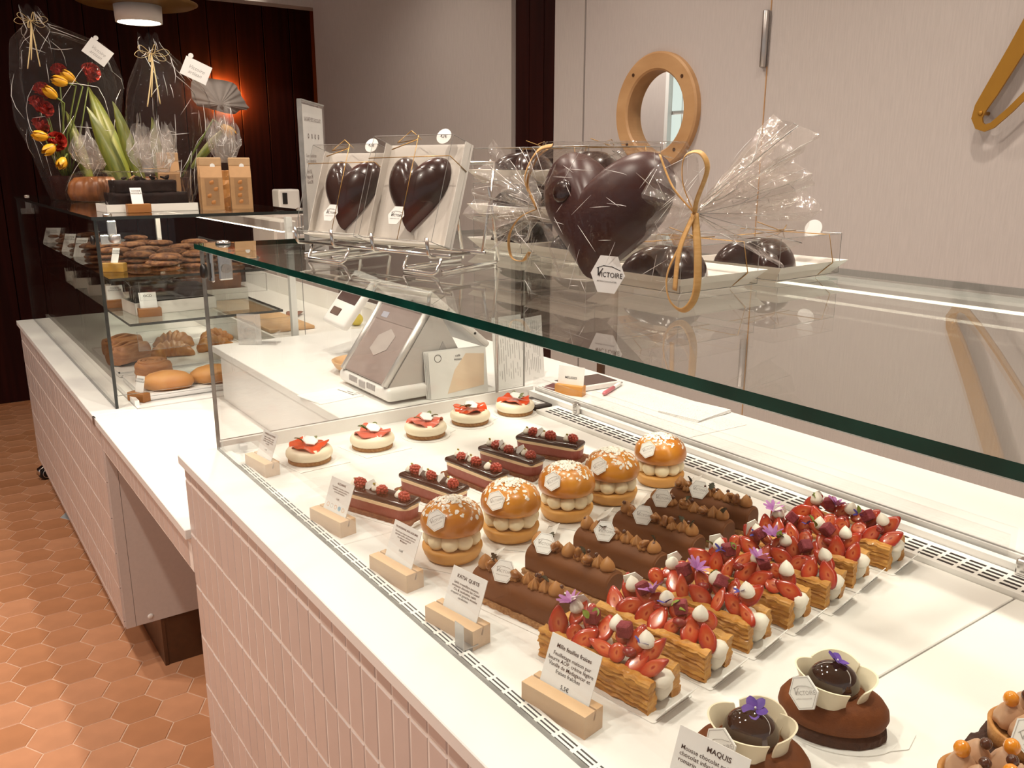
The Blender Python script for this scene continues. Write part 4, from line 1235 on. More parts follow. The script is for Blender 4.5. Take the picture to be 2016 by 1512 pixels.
# ---- price cards on wooden blocks
def price_card(x, y, ang, label, keys, cw, ch, seed, L=0.078, tilt=22, zb=ZT, w=0.026, h=0.0235, dots=False, shift=0.0):
    t = thing('price_card', label, 'price tag', (x, y, zb), R(ang), 'price cards on wooden blocks')
    def blk():
        mb = MB()
        a, s0 = w / 2, 0.0012
        sec = [(-a, 0), (a, 0), (a, h), (0.003 + s0, h), (0.0 + s0, h - 0.010), (0.0 - s0, h - 0.010), (0.003 - s0, h), (-a, h)]
        v = [(-L / 2, p, q) for p, q in sec] + [(L / 2, p, q) for p, q in sec]
        n = len(sec)
        f = [(7, 6, 5, 4, 3, 2, 1, 0)[::1], tuple(range(n, 2 * n))] + [(i, (i + 1) % n, n + (i + 1) % n, n + i) for i in range(n)]
        mb.add((v, f))
        return mb
    part('wooden_block', blk(), m_wood, t)
    # card stands in the slot, leaning back (towards local +y)
    M = Matrix.Rotation(R(90 - tilt), 3, 'X')
    cd = part('card', MB().add(box(-cw / 2, cw / 2, 0, ch, -0.0004, 0.0004)), m_card, t, (shift, 0.0005, h - 0.009), M)
    y0 = ch - 0.005
    for key, dy, ax, ink in keys:
        text(key, ink, cd, (ax, ch - dy, 0.0007))
    if dots:
        for k, c in enumerate(((0.75, 0.50, 0.36), (0.62, 0.60, 0.58), (0.75, 0.50, 0.36), (0.25, 0.45, 0.60), (0.78, 0.58, 0.40))):
            mm = mat('icon_%d' % (k if k != 2 else 0), c, 0.7)
            part('icon', MB().add(lathe([(0.0034, 0.0004), (0.0034, 0.0007)], 16) if k == 3 else lathe([(0.0022, 0.0007), (0.0034, 0.0007)], 16, cap=False), 0, False, T(-0.019 + k * 0.0093, 0.0165, 0)), mm, cd)
    return t
price_card(0.4475, 1.373, -83, 'pale wooden price card block before the cheesecakes, nearest the glass end', [('card_cheese_t', 0.0035, 0, m_inkb), ('card_cheese', 0.0092, 0, m_inkb), ('card_cheese_p', 0.030, 0, m_inkb)], 0.052, 0.054, 1, L=0.076)
price_card(0.4485, 1.082, -80, 'wooden price card block with coloured round icons, before the raspberry bars', [('card_rasp_t', 0.0045, 0, m_inkb), ('card_rasp', 0.011, 0, m_inkb), ('card_rasp_p', 0.0265, 0, m_inkb)], 0.056, 0.056, 2, L=0.078, dots=True)
price_card(0.4495, 0.889, -82, 'wooden price card block standing before the almond brioches', [('card_trop_t', 0.005, 0, m_inkb), ('card_trop', 0.0105, 0, m_inkb), ('card_trop_p', 0.0315, 0, m_ink)], 0.056, 0.056, 3, L=0.080)
price_card(0.4450, 0.735, -80, 'wooden price card block before the chocolate logs, metal clip in front of it', [('card_katia_t', 0.006, 0, m_ink), ('card_katia', 0.0145, 0, m_ink)], 0.056, 0.056, 4, L=0.080)
price_card(0.4490, 0.553, -80, 'largest wooden price card block, standing before the strawberry mille-feuilles', [('card_mille_t', 0.0065, 0, m_ink), ('card_mille', 0.0145, 0, m_ink), ('card_mille_p', 0.0415, 0, m_ink)], 0.062, 0.056, 5, L=0.080)
price_card(0.4400, 0.374, -78, 'price card for the chocolate cakes, cut off at the lower edge', [('card_maq_t', 0.005, 0.006, m_ink), ('card_maq', 0.0125, -0.026, m_ink)], 0.062, 0.062, 6, L=0.080)
cl = MB().add(rbox(0.016, 0.0012, 0.030, 0.0005, 1), 0, False, T(0, 0, 0.015)).add(rbox(0.016, 0.02, 0.0012, 0.0005, 1), 0, False, T(0, 0.01, 0.0008))
o = part('metal_clip', cl, m_steel, None, (0.4265, 0.700, ZT + 0.0048), (0, 0, R(-86)))
o['label'] = 'small bent metal clip standing before the chocolate log price card'; o['category'] = 'clip'
cl2 = MB().add(rbox(0.016, 0.0012, 0.026, 0.0005, 1), 0, False, T(0, 0, 0.013)).add(rbox(0.016, 0.014, 0.0012, 0.0005, 1), 0, False, T(0, 0.006, 0.0008))
o = part('metal_clip', cl2, m_acryl, None, (0.426, 1.412, ZT + 0.0048), (0, 0, R(-86)))
o['label'] = 'small clear clip beside the cheesecake price card block'; o['category'] = 'clip'
# ================================================================== THINGS ON AND BEHIND THE NEAR CASE
m_dchoc = mat('dark_chocolate', (0.0210, 0.0066, 0.0049), 0.22, c2=(0.0280, 0.0084, 0.0063), vscale=14, coat=0.25)
m_rchoc = mat('ruby_sprayed_chocolate', (0.026, 0.0075, 0.0055), 0.24, c2=(0.100, 0.011, 0.008), vscale=11, coat=0.2, ramp=(0.47, 0.70))
m_bchoc = mat('cocoa_heart', (0.046, 0.014, 0.012), 0.36, c2=(0.060, 0.019, 0.016), vscale=12, spec=0.35)
m_traycard = mat('white_box_card', (0.80, 0.76, 0.70), 0.45, var=0.02)
m_pvc = glassy('clear_pvc', (0.95, 0.94, 0.93), 1.24, haze=0.006, hazec=(0.75, 0.70, 0.66))
m_string = mat('gold_string', (0.42, 0.24, 0.07), 0.35, 0.6)
m_raffia = mat('raffia', (0.70, 0.42, 0.16), 0.55, c2=(0.62, 0.34, 0.11), vscale=60, stretch=(1, 1, 6))
m_raffl = mat('pale_raffia', (0.78, 0.60, 0.30), 0.55)
m_cello = glassy('cellophane', (0.96, 0.95, 0.94), 1.27, 0.03, bump=1.0, bscale=46, haze=0.006, hazec=(0.85, 0.80, 0.76), dist=0.006)
m_tuft = glassy('crumpled_cellophane', (0.92, 0.90, 0.88), 1.45, 0.08, bump=1.0, bscale=90, haze=0.11, hazec=(0.85, 0.80, 0.76), dist=0.006)
m_cellod = glassy('gathered_cellophane', (0.92, 0.90, 0.88), 1.42, 0.06, bump=1.0, bscale=60, haze=0.09, hazec=(0.85, 0.80, 0.76), dist=0.006)

m_glint = mat('cellophane_glint', (0.85, 0.82, 0.80), 0.12, 0.0, spec=0.9)  # white colour standing in for highlights on cellophane folds
def glint_lines(vf, nu, nv, count, rad, seed, wrap=False):
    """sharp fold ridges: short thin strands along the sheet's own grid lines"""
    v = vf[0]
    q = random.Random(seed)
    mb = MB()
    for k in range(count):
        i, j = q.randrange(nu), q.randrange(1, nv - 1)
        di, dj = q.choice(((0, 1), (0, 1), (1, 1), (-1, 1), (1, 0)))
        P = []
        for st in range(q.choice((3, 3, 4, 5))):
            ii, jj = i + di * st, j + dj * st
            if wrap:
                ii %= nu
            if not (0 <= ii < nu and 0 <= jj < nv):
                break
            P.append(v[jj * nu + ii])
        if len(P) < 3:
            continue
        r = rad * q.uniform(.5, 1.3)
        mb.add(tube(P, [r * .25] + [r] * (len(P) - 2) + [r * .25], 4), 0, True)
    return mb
def heart_pts(n=56):
    P = []
    for i in range(n):
        t = 2 * pi * i / n
        x = 16 * sin(t) * abs(sin(t)) ** 1.05
        y = 13 * cos(t) - 5 * cos(2 * t) - 2 * cos(3 * t) - cos(4 * t)
        P.append((x / 32.0, (y + 2.5) / 29.0))
    return P
def heart_me(key, w, h, d, material, both=False):
    """puffed heart, local x across, y up, z towards the viewer"""
    def fn():
        P = heart_pts()
        n = len(P)
        rings = [1.0, 0.985, 0.95, 0.88, 0.76, 0.6, 0.42, 0.22]
        mb = MB()
        v = []; f = []
        for s in rings:
            z = d * (1 - s ** 2.6) ** 0.5
            v += [(x * w * s, (y * s + 0.04 * (1 - s)) * h, z) for x, y in P]
        k = len(v); v.append((0, 0.04 * h, d))
        for r_ in range(len(rings) - 1):
            for i in range(n):
                j = (i + 1) % n
                f.append((r_ * n + j, r_ * n + i, (r_ + 1) * n + i, (r_ + 1) * n + j))
        b = (len(rings) - 1) * n
        for i in range(n):
            f.append((b + (i + 1) % n, b + i, k))
        mb.add((v, f), 0, True)
        if both:
            mb.add(([(x, y, -z) for x, y, z in v], [tuple(reversed(q)) for q in f]), 0, True)
        else:
            mb.add(([(x * w, y * h, 0) for x, y in P], [tuple(range(n))]))
        return mb, [material]
    return cached(key, fn)
def sticker(parent, loc, rot, s=1.0):
    o = place('logo_sticker', cached('stick_me', lambda: (MB().add(prism(hexo(0.0155, 1.0), 0, 0.0005)), [m_card])), parent, loc, rot, s)
    place('logo', cached('stick_logo', lambda: (MB().add(([(v.co.x * 1.0 - 0.0, v.co.y, 0.0008) for v in MESH['plaque_logo'].vertices], [tuple(p.vertices) for p in MESH['plaque_logo'].polygons])), [m_ink])), o)
    return o
def box_edges(w, h, d, r=0.0006):
    mb = MB()
    c = [(-w, 0, 0), (w, 0, 0), (w, h, 0), (-w, h, 0), (-w, 0, d), (w, 0, d), (w, h, d), (-w, h, d)]
    for a, b in ((0, 1), (1, 2), (2, 3), (3, 0), (4, 5), (5, 6), (6, 7), (7, 4), (0, 4), (1, 5), (2, 6), (3, 7)):
        mb.add(tube([c[a], c[b]], r, 4))
    return mb

# ---- two heart boxes on the wire easel
def heart_box(fx, fy, w, h, label, ruby):
    nh = Vector((-cos(R(17)), -sin(R(17)), 0))
    nrm = nh * cos(R(19)) + Vector((0, 0, sin(R(19))))
    M = facing(nrm)
    t = thing('heart_gift_box', label, 'gift box', (fx - nh.x * 0.034, fy - nh.y * 0.034, 1.3085), 0, 'clear heart boxes on the wire easel', rot=M.to_euler())
    d = 0.036
    part('back_tray', MB().add(box(-w / 2, w / 2, 0, h, -0.004, 0.001)).add(box(-w / 2, -w / 2 + .0012, 0, h, 0, 0.012)).add(box(w / 2 - .0012, w / 2, 0, h, 0, 0.012)).add(box(-w / 2, w / 2, 0, .0012, 0, 0.020)), m_traycard, t)
    part('clear_cover', MB().add(box(-w / 2 + .002, w / 2 - .002, 0.002, h - .001, 0.0015, d)), m_pvc, t)
    part('cover_edge', box_edges(w / 2 - .001, h, d, 0.00045), m_edgel, t)
    place('chocolate_heart', heart_me('heart_a' if ruby else 'heart_b', 0.103, 0.102, 0.028, m_rchoc if ruby else m_dchoc), t, (-0.002, h * 0.50, 0.0015))
    sticker(t, (-0.006, h * 0.24, 0.0295), (R(-12), 0, 0), 0.95)
    st = MB()
    st.add(tube([(-w / 2, h * .78, d + .0006), (w / 2, h * .80, d + .0006)], 0.0006, 5), 0, True)
    st.add(tube([(0.012, 0, d + .0006), (0.012, h, d + .0006)], 0.0005, 5), 0, True)
    st.add(tube([(w / 2 + .0006, h * .80, d), (w / 2 + .0006, h * .74, 0)], 0.0006, 5), 0, True)
    st.add(tube([(0.0, h + .001, d * .5), (-0.018, h + .012, d * .6), (-0.032, h * .95, d * .8), (0.0, h * .99, d * .7), (-0.03, h * .86, d + .002)], 0.0008, 5), 0, True)
    part('gold_string', st, m_string, t)
    tg = part('round_sticker', MB().add(lathe([(0.0105, 0), (0.0105, 0.0006)], 24)), m_card, t, (w * .28, h + 0.004, d * .55), (R(-8), R(12), 0))
    text('stick_p', m_ink, tg, (0, 0.003, 0.0009))
    return t
heart_box(0.4900, 1.150, 0.138, 0.128, 'clear gift box holding a dark chocolate heart, left on the wire easel', True)
heart_box(0.5180, 1.006, 0.145, 0.138, 'clear gift box holding a reddish chocolate heart, right on the wire easel', True)
t = thing('wire_easel', 'chrome wire easel holding two heart boxes on the glass top', 'easel', (0.4745, 1.215, GT), R(11.7))
wz = 0.0235
W = []
W.append([(0.484, 1.180, wz), (0.492, 0.862, wz)])
W.append([(0.548, 1.180, wz), (0.552, 0.862, wz)])
for y in (1.176, 1.088, 0.998, 0.888):
    W.append([(0.55, y, wz - .002), (0.490, y, wz - .002), (0.4815, y, wz - .001), (0.479, y, wz + .003), (0.4765, y, wz + 0.022)])
for ya, yb in ((1.146, 1.060), (0.935, 0.872)):
    W.append([(0.486, ya, wz - .003), (0.478, ya, 0.0050), (0.476, ya - .004, 0.0026), (0.476, yb + .004, 0.0026), (0.478, yb, 0.0050), (0.486, yb, wz - .003)])
for y in (0.905, 1.140):
    W.append([(0.572, y - .03, 0.112), (0.622, y, 0.006), (0.620, y + .004, 0.0028), (0.50, y - .02, 0.0028)])
    W.append([(0.560, y + .02, 0.100), (0.612, y + .06, 0.006), (0.61, y + .064, 0.0028), (0.50, y + .05, 0.0028)])
W.append([(0.550, 1.176, wz), (0.600, 1.150, 0.135), (0.600, 0.890, 0.135), (0.552, 0.866, wz)])
for p in W:
    part('wire', MB().add(tube([(a_ - 0.484, b_ - 1.180, c_) for a_, b_, c_ in p], 0.0023, 8), 0, True), m_chrome, t)

# ---- flat heart boxes
def flat_box(x, y, rz, label, string=True, z=GT, sx=0.128, sy=0.128, hh=0.052, grp='flat chocolate boxes on the glass top', sticker_top=False):
    t = thing('chocolate_gift_box', label, 'gift box', (x, y, z), rz, grp)
    a, b = sx / 2, sy / 2
    def tray():
        o = [(a * .84, b * .84, 0), (a * 1.12, b * 1.12, 0.020)]
        v = []
        for fx, fy, zz in o:
            v += [(-fx, -fy, zz), (fx, -fy, zz), (fx, fy, zz), (-fx, fy, zz)]
        for fx, fy, zz in ((a * 1.10, b * 1.10, 0.0195), (a * .83, b * .83, 0.0012)):
            v += [(-fx, -fy, zz), (fx, -fy, zz), (fx, fy, zz), (-fx, fy, zz)]
        f = [(3, 2, 1, 0)]
        for r_ in range(3):
            for i in range(4):
                j = (i + 1) % 4
                f.append((r_ * 4 + i, r_ * 4 + j, r_ * 4 + 4 + j, r_ * 4 + 4 + i))
        f.append((12, 13, 14, 15))
        return MB().add((v, f))
    place('tray', cached('fb_tray_%d_%d' % (int(sx * 1e3), int(sy * 1e3)), lambda: (tray(), [m_traycard])), t)
    place('clear_lid', cached('fb_lid_%d_%d_%d' % (int(sx * 1e3), int(sy * 1e3), int(hh * 1e3)), lambda: (MB().add(box(-a, a, -b, b, 0.004, hh)), [m_pvc])), t)
    place('lid_edge', cached('fb_edge_%d_%d_%d' % (int(sx * 1e3), int(sy * 1e3), int(hh * 1e3)), lambda: (MB().add((lambda e: (e.v, e.f))(box_edges(a, hh - .004, sy, 0.0004)), 0, False, T(0, b, 0.004, rx=pi / 2)), [m_edgel])), t)
    place('chocolate_heart', heart_me('heart_flat', 0.104, 0.104, 0.039, m_dchoc), t, (0, 0, 0.0075), (0, 0, R(90)))
    if string:
        s = MB()
        s.add(tube([(a * .55, -b * 1.13, 0.019), (a * .55, -b - .0006, hh), (a * .55, b + .0006, hh), (a * .55, b * 1.13, 0.019)], 0.0006, 5), 0, True)
        s.add(tube([(a * .55, -b * 1.13, 0.019), (a * .45, -b * .85, 0.001)], 0.0006, 5), 0, True)
        s.add(tube([(-a - .0006, 0, hh), (a + .0006, 0, hh)], 0.0006, 5), 0, True)
        s.add(tube([(a * .55, 0, hh), (a * .2, -b * .3, hh + .010), (-a * .1, -b * .45, hh + .006), (a * .2, -b * .1, hh + .003), (a * .55, 0, hh), (a * .1, b * .3, hh + .012)], 0.0006, 5), 0, True)
        part('gold_string', s, m_string, t)
    if sticker_top:
        part('round_sticker', MB().add(lathe([(0.011, 0), (0.011, 0.0006)], 24)), m_card, t, (a * .98, -b * .4, hh + 0.004), (R(10), R(-70), 0))
    return t
flat_box(0.875, 0.692, R(4), 'flat clear box with chocolate heart at the far right on the glass top', sticker_top=True)
flat_box(0.712, 0.685, R(2), 'flat clear box with chocolate heart just behind the big cellophane parcel')
lv = ['bottom', 'middle', 'top']
for k in range(3):
    flat_box(0.815, 1.105, R(1), 'flat chocolate box, %s of the stack behind the wire easel' % lv[k], k == 2, GT + 0.0527 * k)
    flat_box(0.815, 0.950, R(-1), 'flat chocolate box, %s of the stack left of the cellophane parcel' % lv[k], k == 2, GT + 0.0527 * k)

# ---- big heart in cellophane
t = thing('wrapped_chocolate_heart', 'large chocolate heart wrapped in crinkled cellophane with raffia bows, biggest parcel on the glass', 'gift', (0.575, 0.640, GT))
nr = Vector((-0.955, -0.12, 0.22))
MH = facing(nr)
place('chocolate_heart', heart_me('heart_big', 0.158, 0.128, 0.038, m_bchoc, True), t, (0.006, 0.024, 0.083), MH)
part('heart_dimple', MB().add(ball(0.012, 16, 10, (1, 1, .35)), 0, True), m_dchoc, t, (-0.030, 0.045, 0.108), MH)
sticker(t, (-0.052, -0.052, 0.036), facing(Vector((-0.97, -0.2, 0.1))), 1.25)
def cello_body():
    def g(u, v):
        a = 2 * pi * u
        ca, sa = cos(a), sin(a)
        p = 0.26
        ex = (abs(ca) ** p) * (1 if ca > 0 else -1)
        ey = (abs(sa) ** p) * (1 if sa > 0 else -1)
        k = 1 - 0.16 * max(0, v - .75) / .25 - 0.04 * sin(pi * v)
        x = 0.052 * ex * (1.0 if v < .93 else 0.80)
        y = 0.084 * ey * k
        z = 0.153 * v
        q = Vector((x, y, z))
        n1 = mnoise.noise(q * 34 + Vector((3, 1, 8))); n2 = mnoise.noise(q * 34 + Vector((11, 5, 2)))
        return (x + 0.0055 * n1, y + 0.0065 * n2, max(0.0005, z + 0.006 * mnoise.noise(q * 30) * v))
    v, f = grid(g, 56, 22, wrap=True)
    mb = MB().add((v, f), 0, False)
    mb.add((v[-56:], [tuple(range(56))]))
    return mb
part('cellophane', cello_body(), m_cello, t, (0.0, 0.005, 0.0004))
def glint_streaks():  # highlights on the wrap, modelled as thin white strands
    q = random.Random(77)
    mb = MB()
    for k in range(70):
        face = q.random()
        if face < .62:
            x = -0.0535; y0, z0 = q.uniform(-.075, .085), q.uniform(.01, .145)
            an = q.choice((q.uniform(0.3, 1.1), q.uniform(1.9, 2.7), q.uniform(-.15, .15))); L = q.uniform(.012, .045)
            P = [(x, min(.088, max(-.08, y0 + cos(an) * L * (i / 4 - .5))), min(.15, max(.004, z0 + sin(an) * L * (i / 4 - .5)))) for i in range(5)]
        else:
            x0, z0 = q.uniform(-.05, .05), q.uniform(.01, .145)
            L = q.uniform(.012, .04); an = q.uniform(0, 3.1)
            P = [(min(.052, max(-.052, x0 + cos(an) * L * (i / 4 - .5))), -0.081, min(.15, max(.004, z0 + sin(an) * L * (i / 4 - .5)))) for i in range(5)]
        mb.add(tube(P, [0.00006, .0002, .00032, .0002, .00006], 5), 0, True)
    return mb
part('glint_streak', glint_streaks(), m_glint, t, (0, 0.005, 0), kind='stuff')
def fan(K, D, S, L, W_, folds, seed, v0=0.0):
    K, D, S = Vector(K), Vector(D).normalized(), Vector(S).normalized()
    N = D.cross(S).normalized()
    q = random.Random(seed)
    ph = [q.uniform(0, 6.28) for _ in range(6)]
    def g(u, v):
        w = (u - .5) * 2
        r = v0 + (1 - v0) * v
        fo = (sin(w * folds + ph[0]) * .6 + sin(w * folds * 2.1 + ph[1]) * .4)
        p = K + D * (L * r * (1 - .18 * w * w + .07 * sin(w * 5 + ph[2]))) + S * (w * W_ * (0.06 + .94 * r ** .85)) + N * (0.013 * fo * (0.15 + r) + 0.012 * w * w * r)
        nz = mnoise.noise(p * 60 + Vector((seed, 0, 0)))
        return tuple(p + N * 0.004 * nz)
    return grid(g, 30, 12)
wl = MB().add(fan((-0.020, 0.092, 0.088), (-0.30, 0.94, 0.12), (-0.05, -.15, 1), 0.095, 0.062, 8, 3)).add(fan((-0.020, 0.092, 0.088), (0.1, 0.95, -0.02), (0.25, .1, 1), 0.085, 0.050, 7, 4))
part('gathered_wing', wl, m_cellod, t)
part('fold_glints', glint_lines((wl.v, None), 30, 24, 46, 0.00045, 41), m_glint, t, kind='stuff')
wr = MB().add(fan((0.004, -0.103, 0.092), (0.86, -0.25, 0.36), (-.45, -.05, .9), 0.125, 0.050, 9, 5)).add(fan((0.004, -0.103, 0.092), (0.95, -0.22, 0.02), (0.0, .1, 1), 0.115, 0.055, 8, 6)).add(fan((0.004, -0.103, 0.092), (0.78, -0.1, 0.62), (-.5, -.4, .6), 0.118, 0.030, 7, 9))
part('gathered_wing', wr, m_cellod, t)
part('fold_glints', glint_lines((wr.v, None), 30, 36, 60, 0.00045, 42), m_glint, t, kind='stuff')
part('gathered_neck', MB().add(fan((-0.020, 0.094, 0.088), (0.15, -0.9, -.25), (0, .1, 1), 0.05, 0.058, 8, 13)), m_cellod, t)
part('gathered_neck', MB().add(fan((0.004, -0.104, 0.092), (-0.2, 0.9, -.2), (0, .1, 1), 0.055, 0.060, 8, 14)), m_cellod, t)
def ribbon(parent, pts, w, m_, name='raffia_strand'):
    # smooth the control points
    P = [Vector(p) for p in pts]
    out = []
    n = len(P)
    for i in range(n - 1):
        p0, p1, p2, p3 = P[max(0, i - 1)], P[i], P[i + 1], P[min(n - 1, i + 2)]
        for s in range(6):
            u = s / 6
            out.append(0.5 * ((2 * p1) + (p2 - p0) * u + (2 * p0 - 5 * p1 + 4 * p2 - p3) * u * u + (3 * p1 - p0 - 3 * p2 + p3) * u ** 3))
    out.append(P[-1])
    return part(name, MB().add(tube(out, 1.0, 6, flat=(w, 0.0006)), 0, True), m_, parent)
kl, kr = Vector((-0.024, 0.094, 0.088)), Vector((0.000, -0.106, 0.092))
for pts, w in (([kl, kl + Vector((-.012, .006, .03)), kl + Vector((-.010, -.012, .058)), kl + Vector((-.004, -.030, .064))], .0030),
               ([kl, kl + Vector((-.004, .012, .025)), kl + Vector((-.002, .000, .05)), kl + Vector((0, -.016, .060))], .0026),
               ([kl, kl + Vector((-.010, .018, -.010)), kl + Vector((-.012, .034, -.030)), kl + Vector((-.012, .030, -.052)), kl + Vector((-.010, .012, -.055)), kl + Vector((-.008, .002, -.045))], .0026),
               ([kr, kr + Vector((-.010, .018, .022)), kr + Vector((-.014, .032, .050))], .0034),
               ([kr, kr + Vector((-.008, .008, .025)), kr + Vector((-.008, .008, .048)), kr + Vector((-.004, -.006, .052)), kr + Vector((0, -.012, .038)), kr + Vector((0, -.002, .012)), kr], .0036),
               ([kr, kr + Vector((-.008, .006, -.025)), kr + Vector((-.010, .020, -.055)), kr + Vector((-.010, .016, -.078)), kr + Vector((-.008, .000, -.086)), kr + Vector((-.006, -.012, -.070)), kr + Vector((-.004, -.010, -.035)), kr], .0036),
               ([kr, kr + Vector((-.012, .004, -.03)), kr + Vector((-.014, .006, -.068))], .0046)):
    ribbon(t, pts, w, m_raffia)

# ---- acrylic menu stand
t = thing('menu_stand', 'tall clear acrylic menu stand seen nearly edge-on behind the heart boxes', 'sign', (0.515, 1.283, GT), R(90 - 36))
part('acrylic_sheet', MB().add(rbox(0.150, 0.006, 0.225, 0.002, 1), 0, False, T(0.075, 0, 0.1145)), m_acryl, t)
part('acrylic_edge', MB().add(box(-0.0015, 0.0005, -0.0035, 0.0035, 0.002, 0.227)).add(box(0, 0.150, -0.0035, 0.0035, 0.2265, 0.2285)), m_edgel, t)
part('foot', MB().add(rbox(0.150, 0.075, 0.003, 0.001, 1), 0, False, T(0.075, 0.0, 0.0018)), m_acryl, t)
sh = part('menu_sheet', MB().add(box(0.006, 0.144, -0.001, 0.001, 0.008, 0.222)), m_paper, t)
text('menu_head', m_inkb, sh, (0.075, -0.0014, 0.205), (R(90), 0, 0), sc=0.85)
text('menu_icons', m_inkb, sh, (0.075, -0.0014, 0.185), (R(90), 0, 0))
text('menu_text', m_inkb, sh, (0.02, -0.0014, 0.150), (R(90), 0, 0), sc=0.9)

# ================================================================== SERVICE COUNTER
SZ = 0.9152
m_pos = mat('terminal_white', (0.80, 0.775, 0.74), 0.35, var=0.02)
m_smoke = mat('smoked_panel', (0.36, 0.29, 0.265), 0.16, c2=(0.31, 0.245, 0.225), vscale=7, coat=0.4)
m_soft = mat('satin_silver', (0.66, 0.63, 0.60), 0.4, 0.6)
m_screen = mat('dark_screen', (0.085, 0.052, 0.048), 0.12, coat=0.5)
t = thing('cash_terminal', 'white cash terminal with sloping grey customer panel and hexagon emblem', 'cash register', (0.905, 1.702, SZ))
part('base', MB().add(rbox(0.225, 0.250, 0.030, 0.010, 3), 0, True, T(0, 0, 0.0205)), m_pos, t)
part('base_foot', MB().add(box(-0.085, 0.10, -0.10, 0.10, 0, 0.007)), m_grey, t)
mb = MB()
for s in (-1, 1):
    for k in range(5):
        mb.add(rbox(0.004, 0.0045, 0.014, 0.0012, 1), 0, False, T(-0.1128, s * 0.045 + (k - 2) * 0.0085, 0.026))
part('vent_ribs', mb, m_grey, t)
part('cable_notch', MB().add(rbox(0.004, 0.030, 0.016, 0.001, 1), 0, False, T(-0.112, 0.0, 0.0225)), m_grey, t)
# sloping body: triangular prism, panel from (-0.105,0.034) up to (0.02,0.20)
sec = [(-0.104, 0.034), (0.100, 0.034), (0.100, 0.050), (0.022, 0.192), (0.010, 0.192)]
v = [(x, -0.112, z) for x, z in sec] + [(x, 0.112, z) for x, z in sec]
n = 5
f = [tuple(range(n)), tuple(range(2 * n - 1, n - 1, -1))] + [(i, n + i, n + (i + 1) % n, (i + 1) % n) for i in range(n)]
part('stand', MB().add((v, f)), mat('terminal_silver', (0.58, 0.545, 0.52), 0.28, 0.35, var=0.03), t)
sl = Vector((0.114, 0, 0.158)).normalized()
nm = Vector((-0.158, 0, 0.114)).normalized()
Mp = facing(nm)
pn = part('customer_panel', MB().add(rbox(0.214, 0.186, 0.008, 0.003, 2)), m_smoke, t, tuple(Vector((-0.049, 0, 0.111)) + nm * 0.003), Mp)
for s in (-1, 1):
    part('bright_edge', MB().add(tube([(s * 0.104, -0.095, 0.003), (s * 0.104, 0.095, 0.003)], 0.008, 10), 0, True), m_soft, pn)
part('hexagon_emblem', MB().add(prism([(x * 1.0, y) for x, y in hexo(0.045, 0.72)], 0.0042, 0.0050)), mat('emblem_grey', (0.46, 0.40, 0.37), 0.3), pn, (0.0, -0.005, 0), (0, 0, R(30)))
part('upper_window', MB().add(box(-0.095, 0.095, 0.045, 0.085, 0.0041, 0.0048)), mat('window_grey', (0.30, 0.24, 0.22), 0.2), pn)
part('blue_mark', MB().add(box(-0.070, -0.040, 0.052, 0.066, 0.0049, 0.0052)), mat('faint_blue', (0.40, 0.40, 0.46), 0.4), pn)
tri = [(-0.02, 0.060), (0.045, 0.060), (0.012, 0.122)]
part('side_opening', MB().add(prism(tri, 0, 0.0012), 0, False, Matrix(((1, 0, 0, 0.020), (0, 0, -1, -0.1122), (0, 1, 0, 0.0), (0, 0, 0, 1)))), m_grey, t)
# staff tablet leaning from the apex
d2 = Vector((0.135, 0, -0.118)).normalized()
nt = Vector((0.118, 0, 0.135)).normalized()
Mt = Matrix((Vector((0, 1, 0)), -d2, nt)).transposed()
tb = part('tablet', MB().add(rbox(0.265, 0.200, 0.016, 0.006, 2)), m_pos, t, (0.066, 0, 0.168), Mt)
part('screen', MB().add(box(-0.118, 0.118, -0.085, 0.085, 0.0081, 0.0086)), m_screen, tb)
for s in (-.05, .04):
    part('port', MB().add(lathe([(0.003, 0), (0.003, .001)], 10), 0, False, T(-0.1325, s, 0, ry=-pi / 2)), m_black, tb)

t = thing('card_reader', 'white card reader with dark screen propped on a clear stand', 'card reader', (0.97, 2.10, SZ), R(0))
Mr = facing(Vector((-0.72, -0.28, 0.62)))
cr = part('reader_body', MB().add(rbox(0.085, 0.150, 0.022, 0.009, 3), 0, True), m_pos, t, (-0.012, 0.0, 0.146), Mr @ Matrix.Rotation(R(-12), 3, 'Z'), 1.12)
part('screen', MB().add(rbox(0.066, 0.070, 0.002, 0.0008, 1), 0, False, T(0, 0.022, 0.0112)), m_screen, cr)
part('badge', MB().add(rbox(0.030, 0.020, 0.003, 0.001, 1), 0, False, T(-0.012, -0.042, 0.0112)), m_brown, cr)
part('clear_stand', MB().add(box(-0.004, 0.0, -0.03, 0.03, 0.004, 0.12)).add(box(0.03, 0.034, -0.03, 0.03, 0.004, 0.12)).add(box(-0.03, 0.06, -0.035, 0.035, 0, 0.004)), m_acryl, t)

t = thing('wooden_bowl', 'small turned wooden change bowl behind the cash terminal', 'bowl', (0.880, 1.905, SZ))
part('bowl_body', MB().add(lathe([(0.030, 0), (0.040, 0.002), (0.056, 0.012), (0.064, 0.026), (0.0655, 0.030), (0.062, 0.030), (0.053, 0.016), (0.038, 0.008), (0, 0.006)], 40, cap=False), 0, True), m_wood, t)

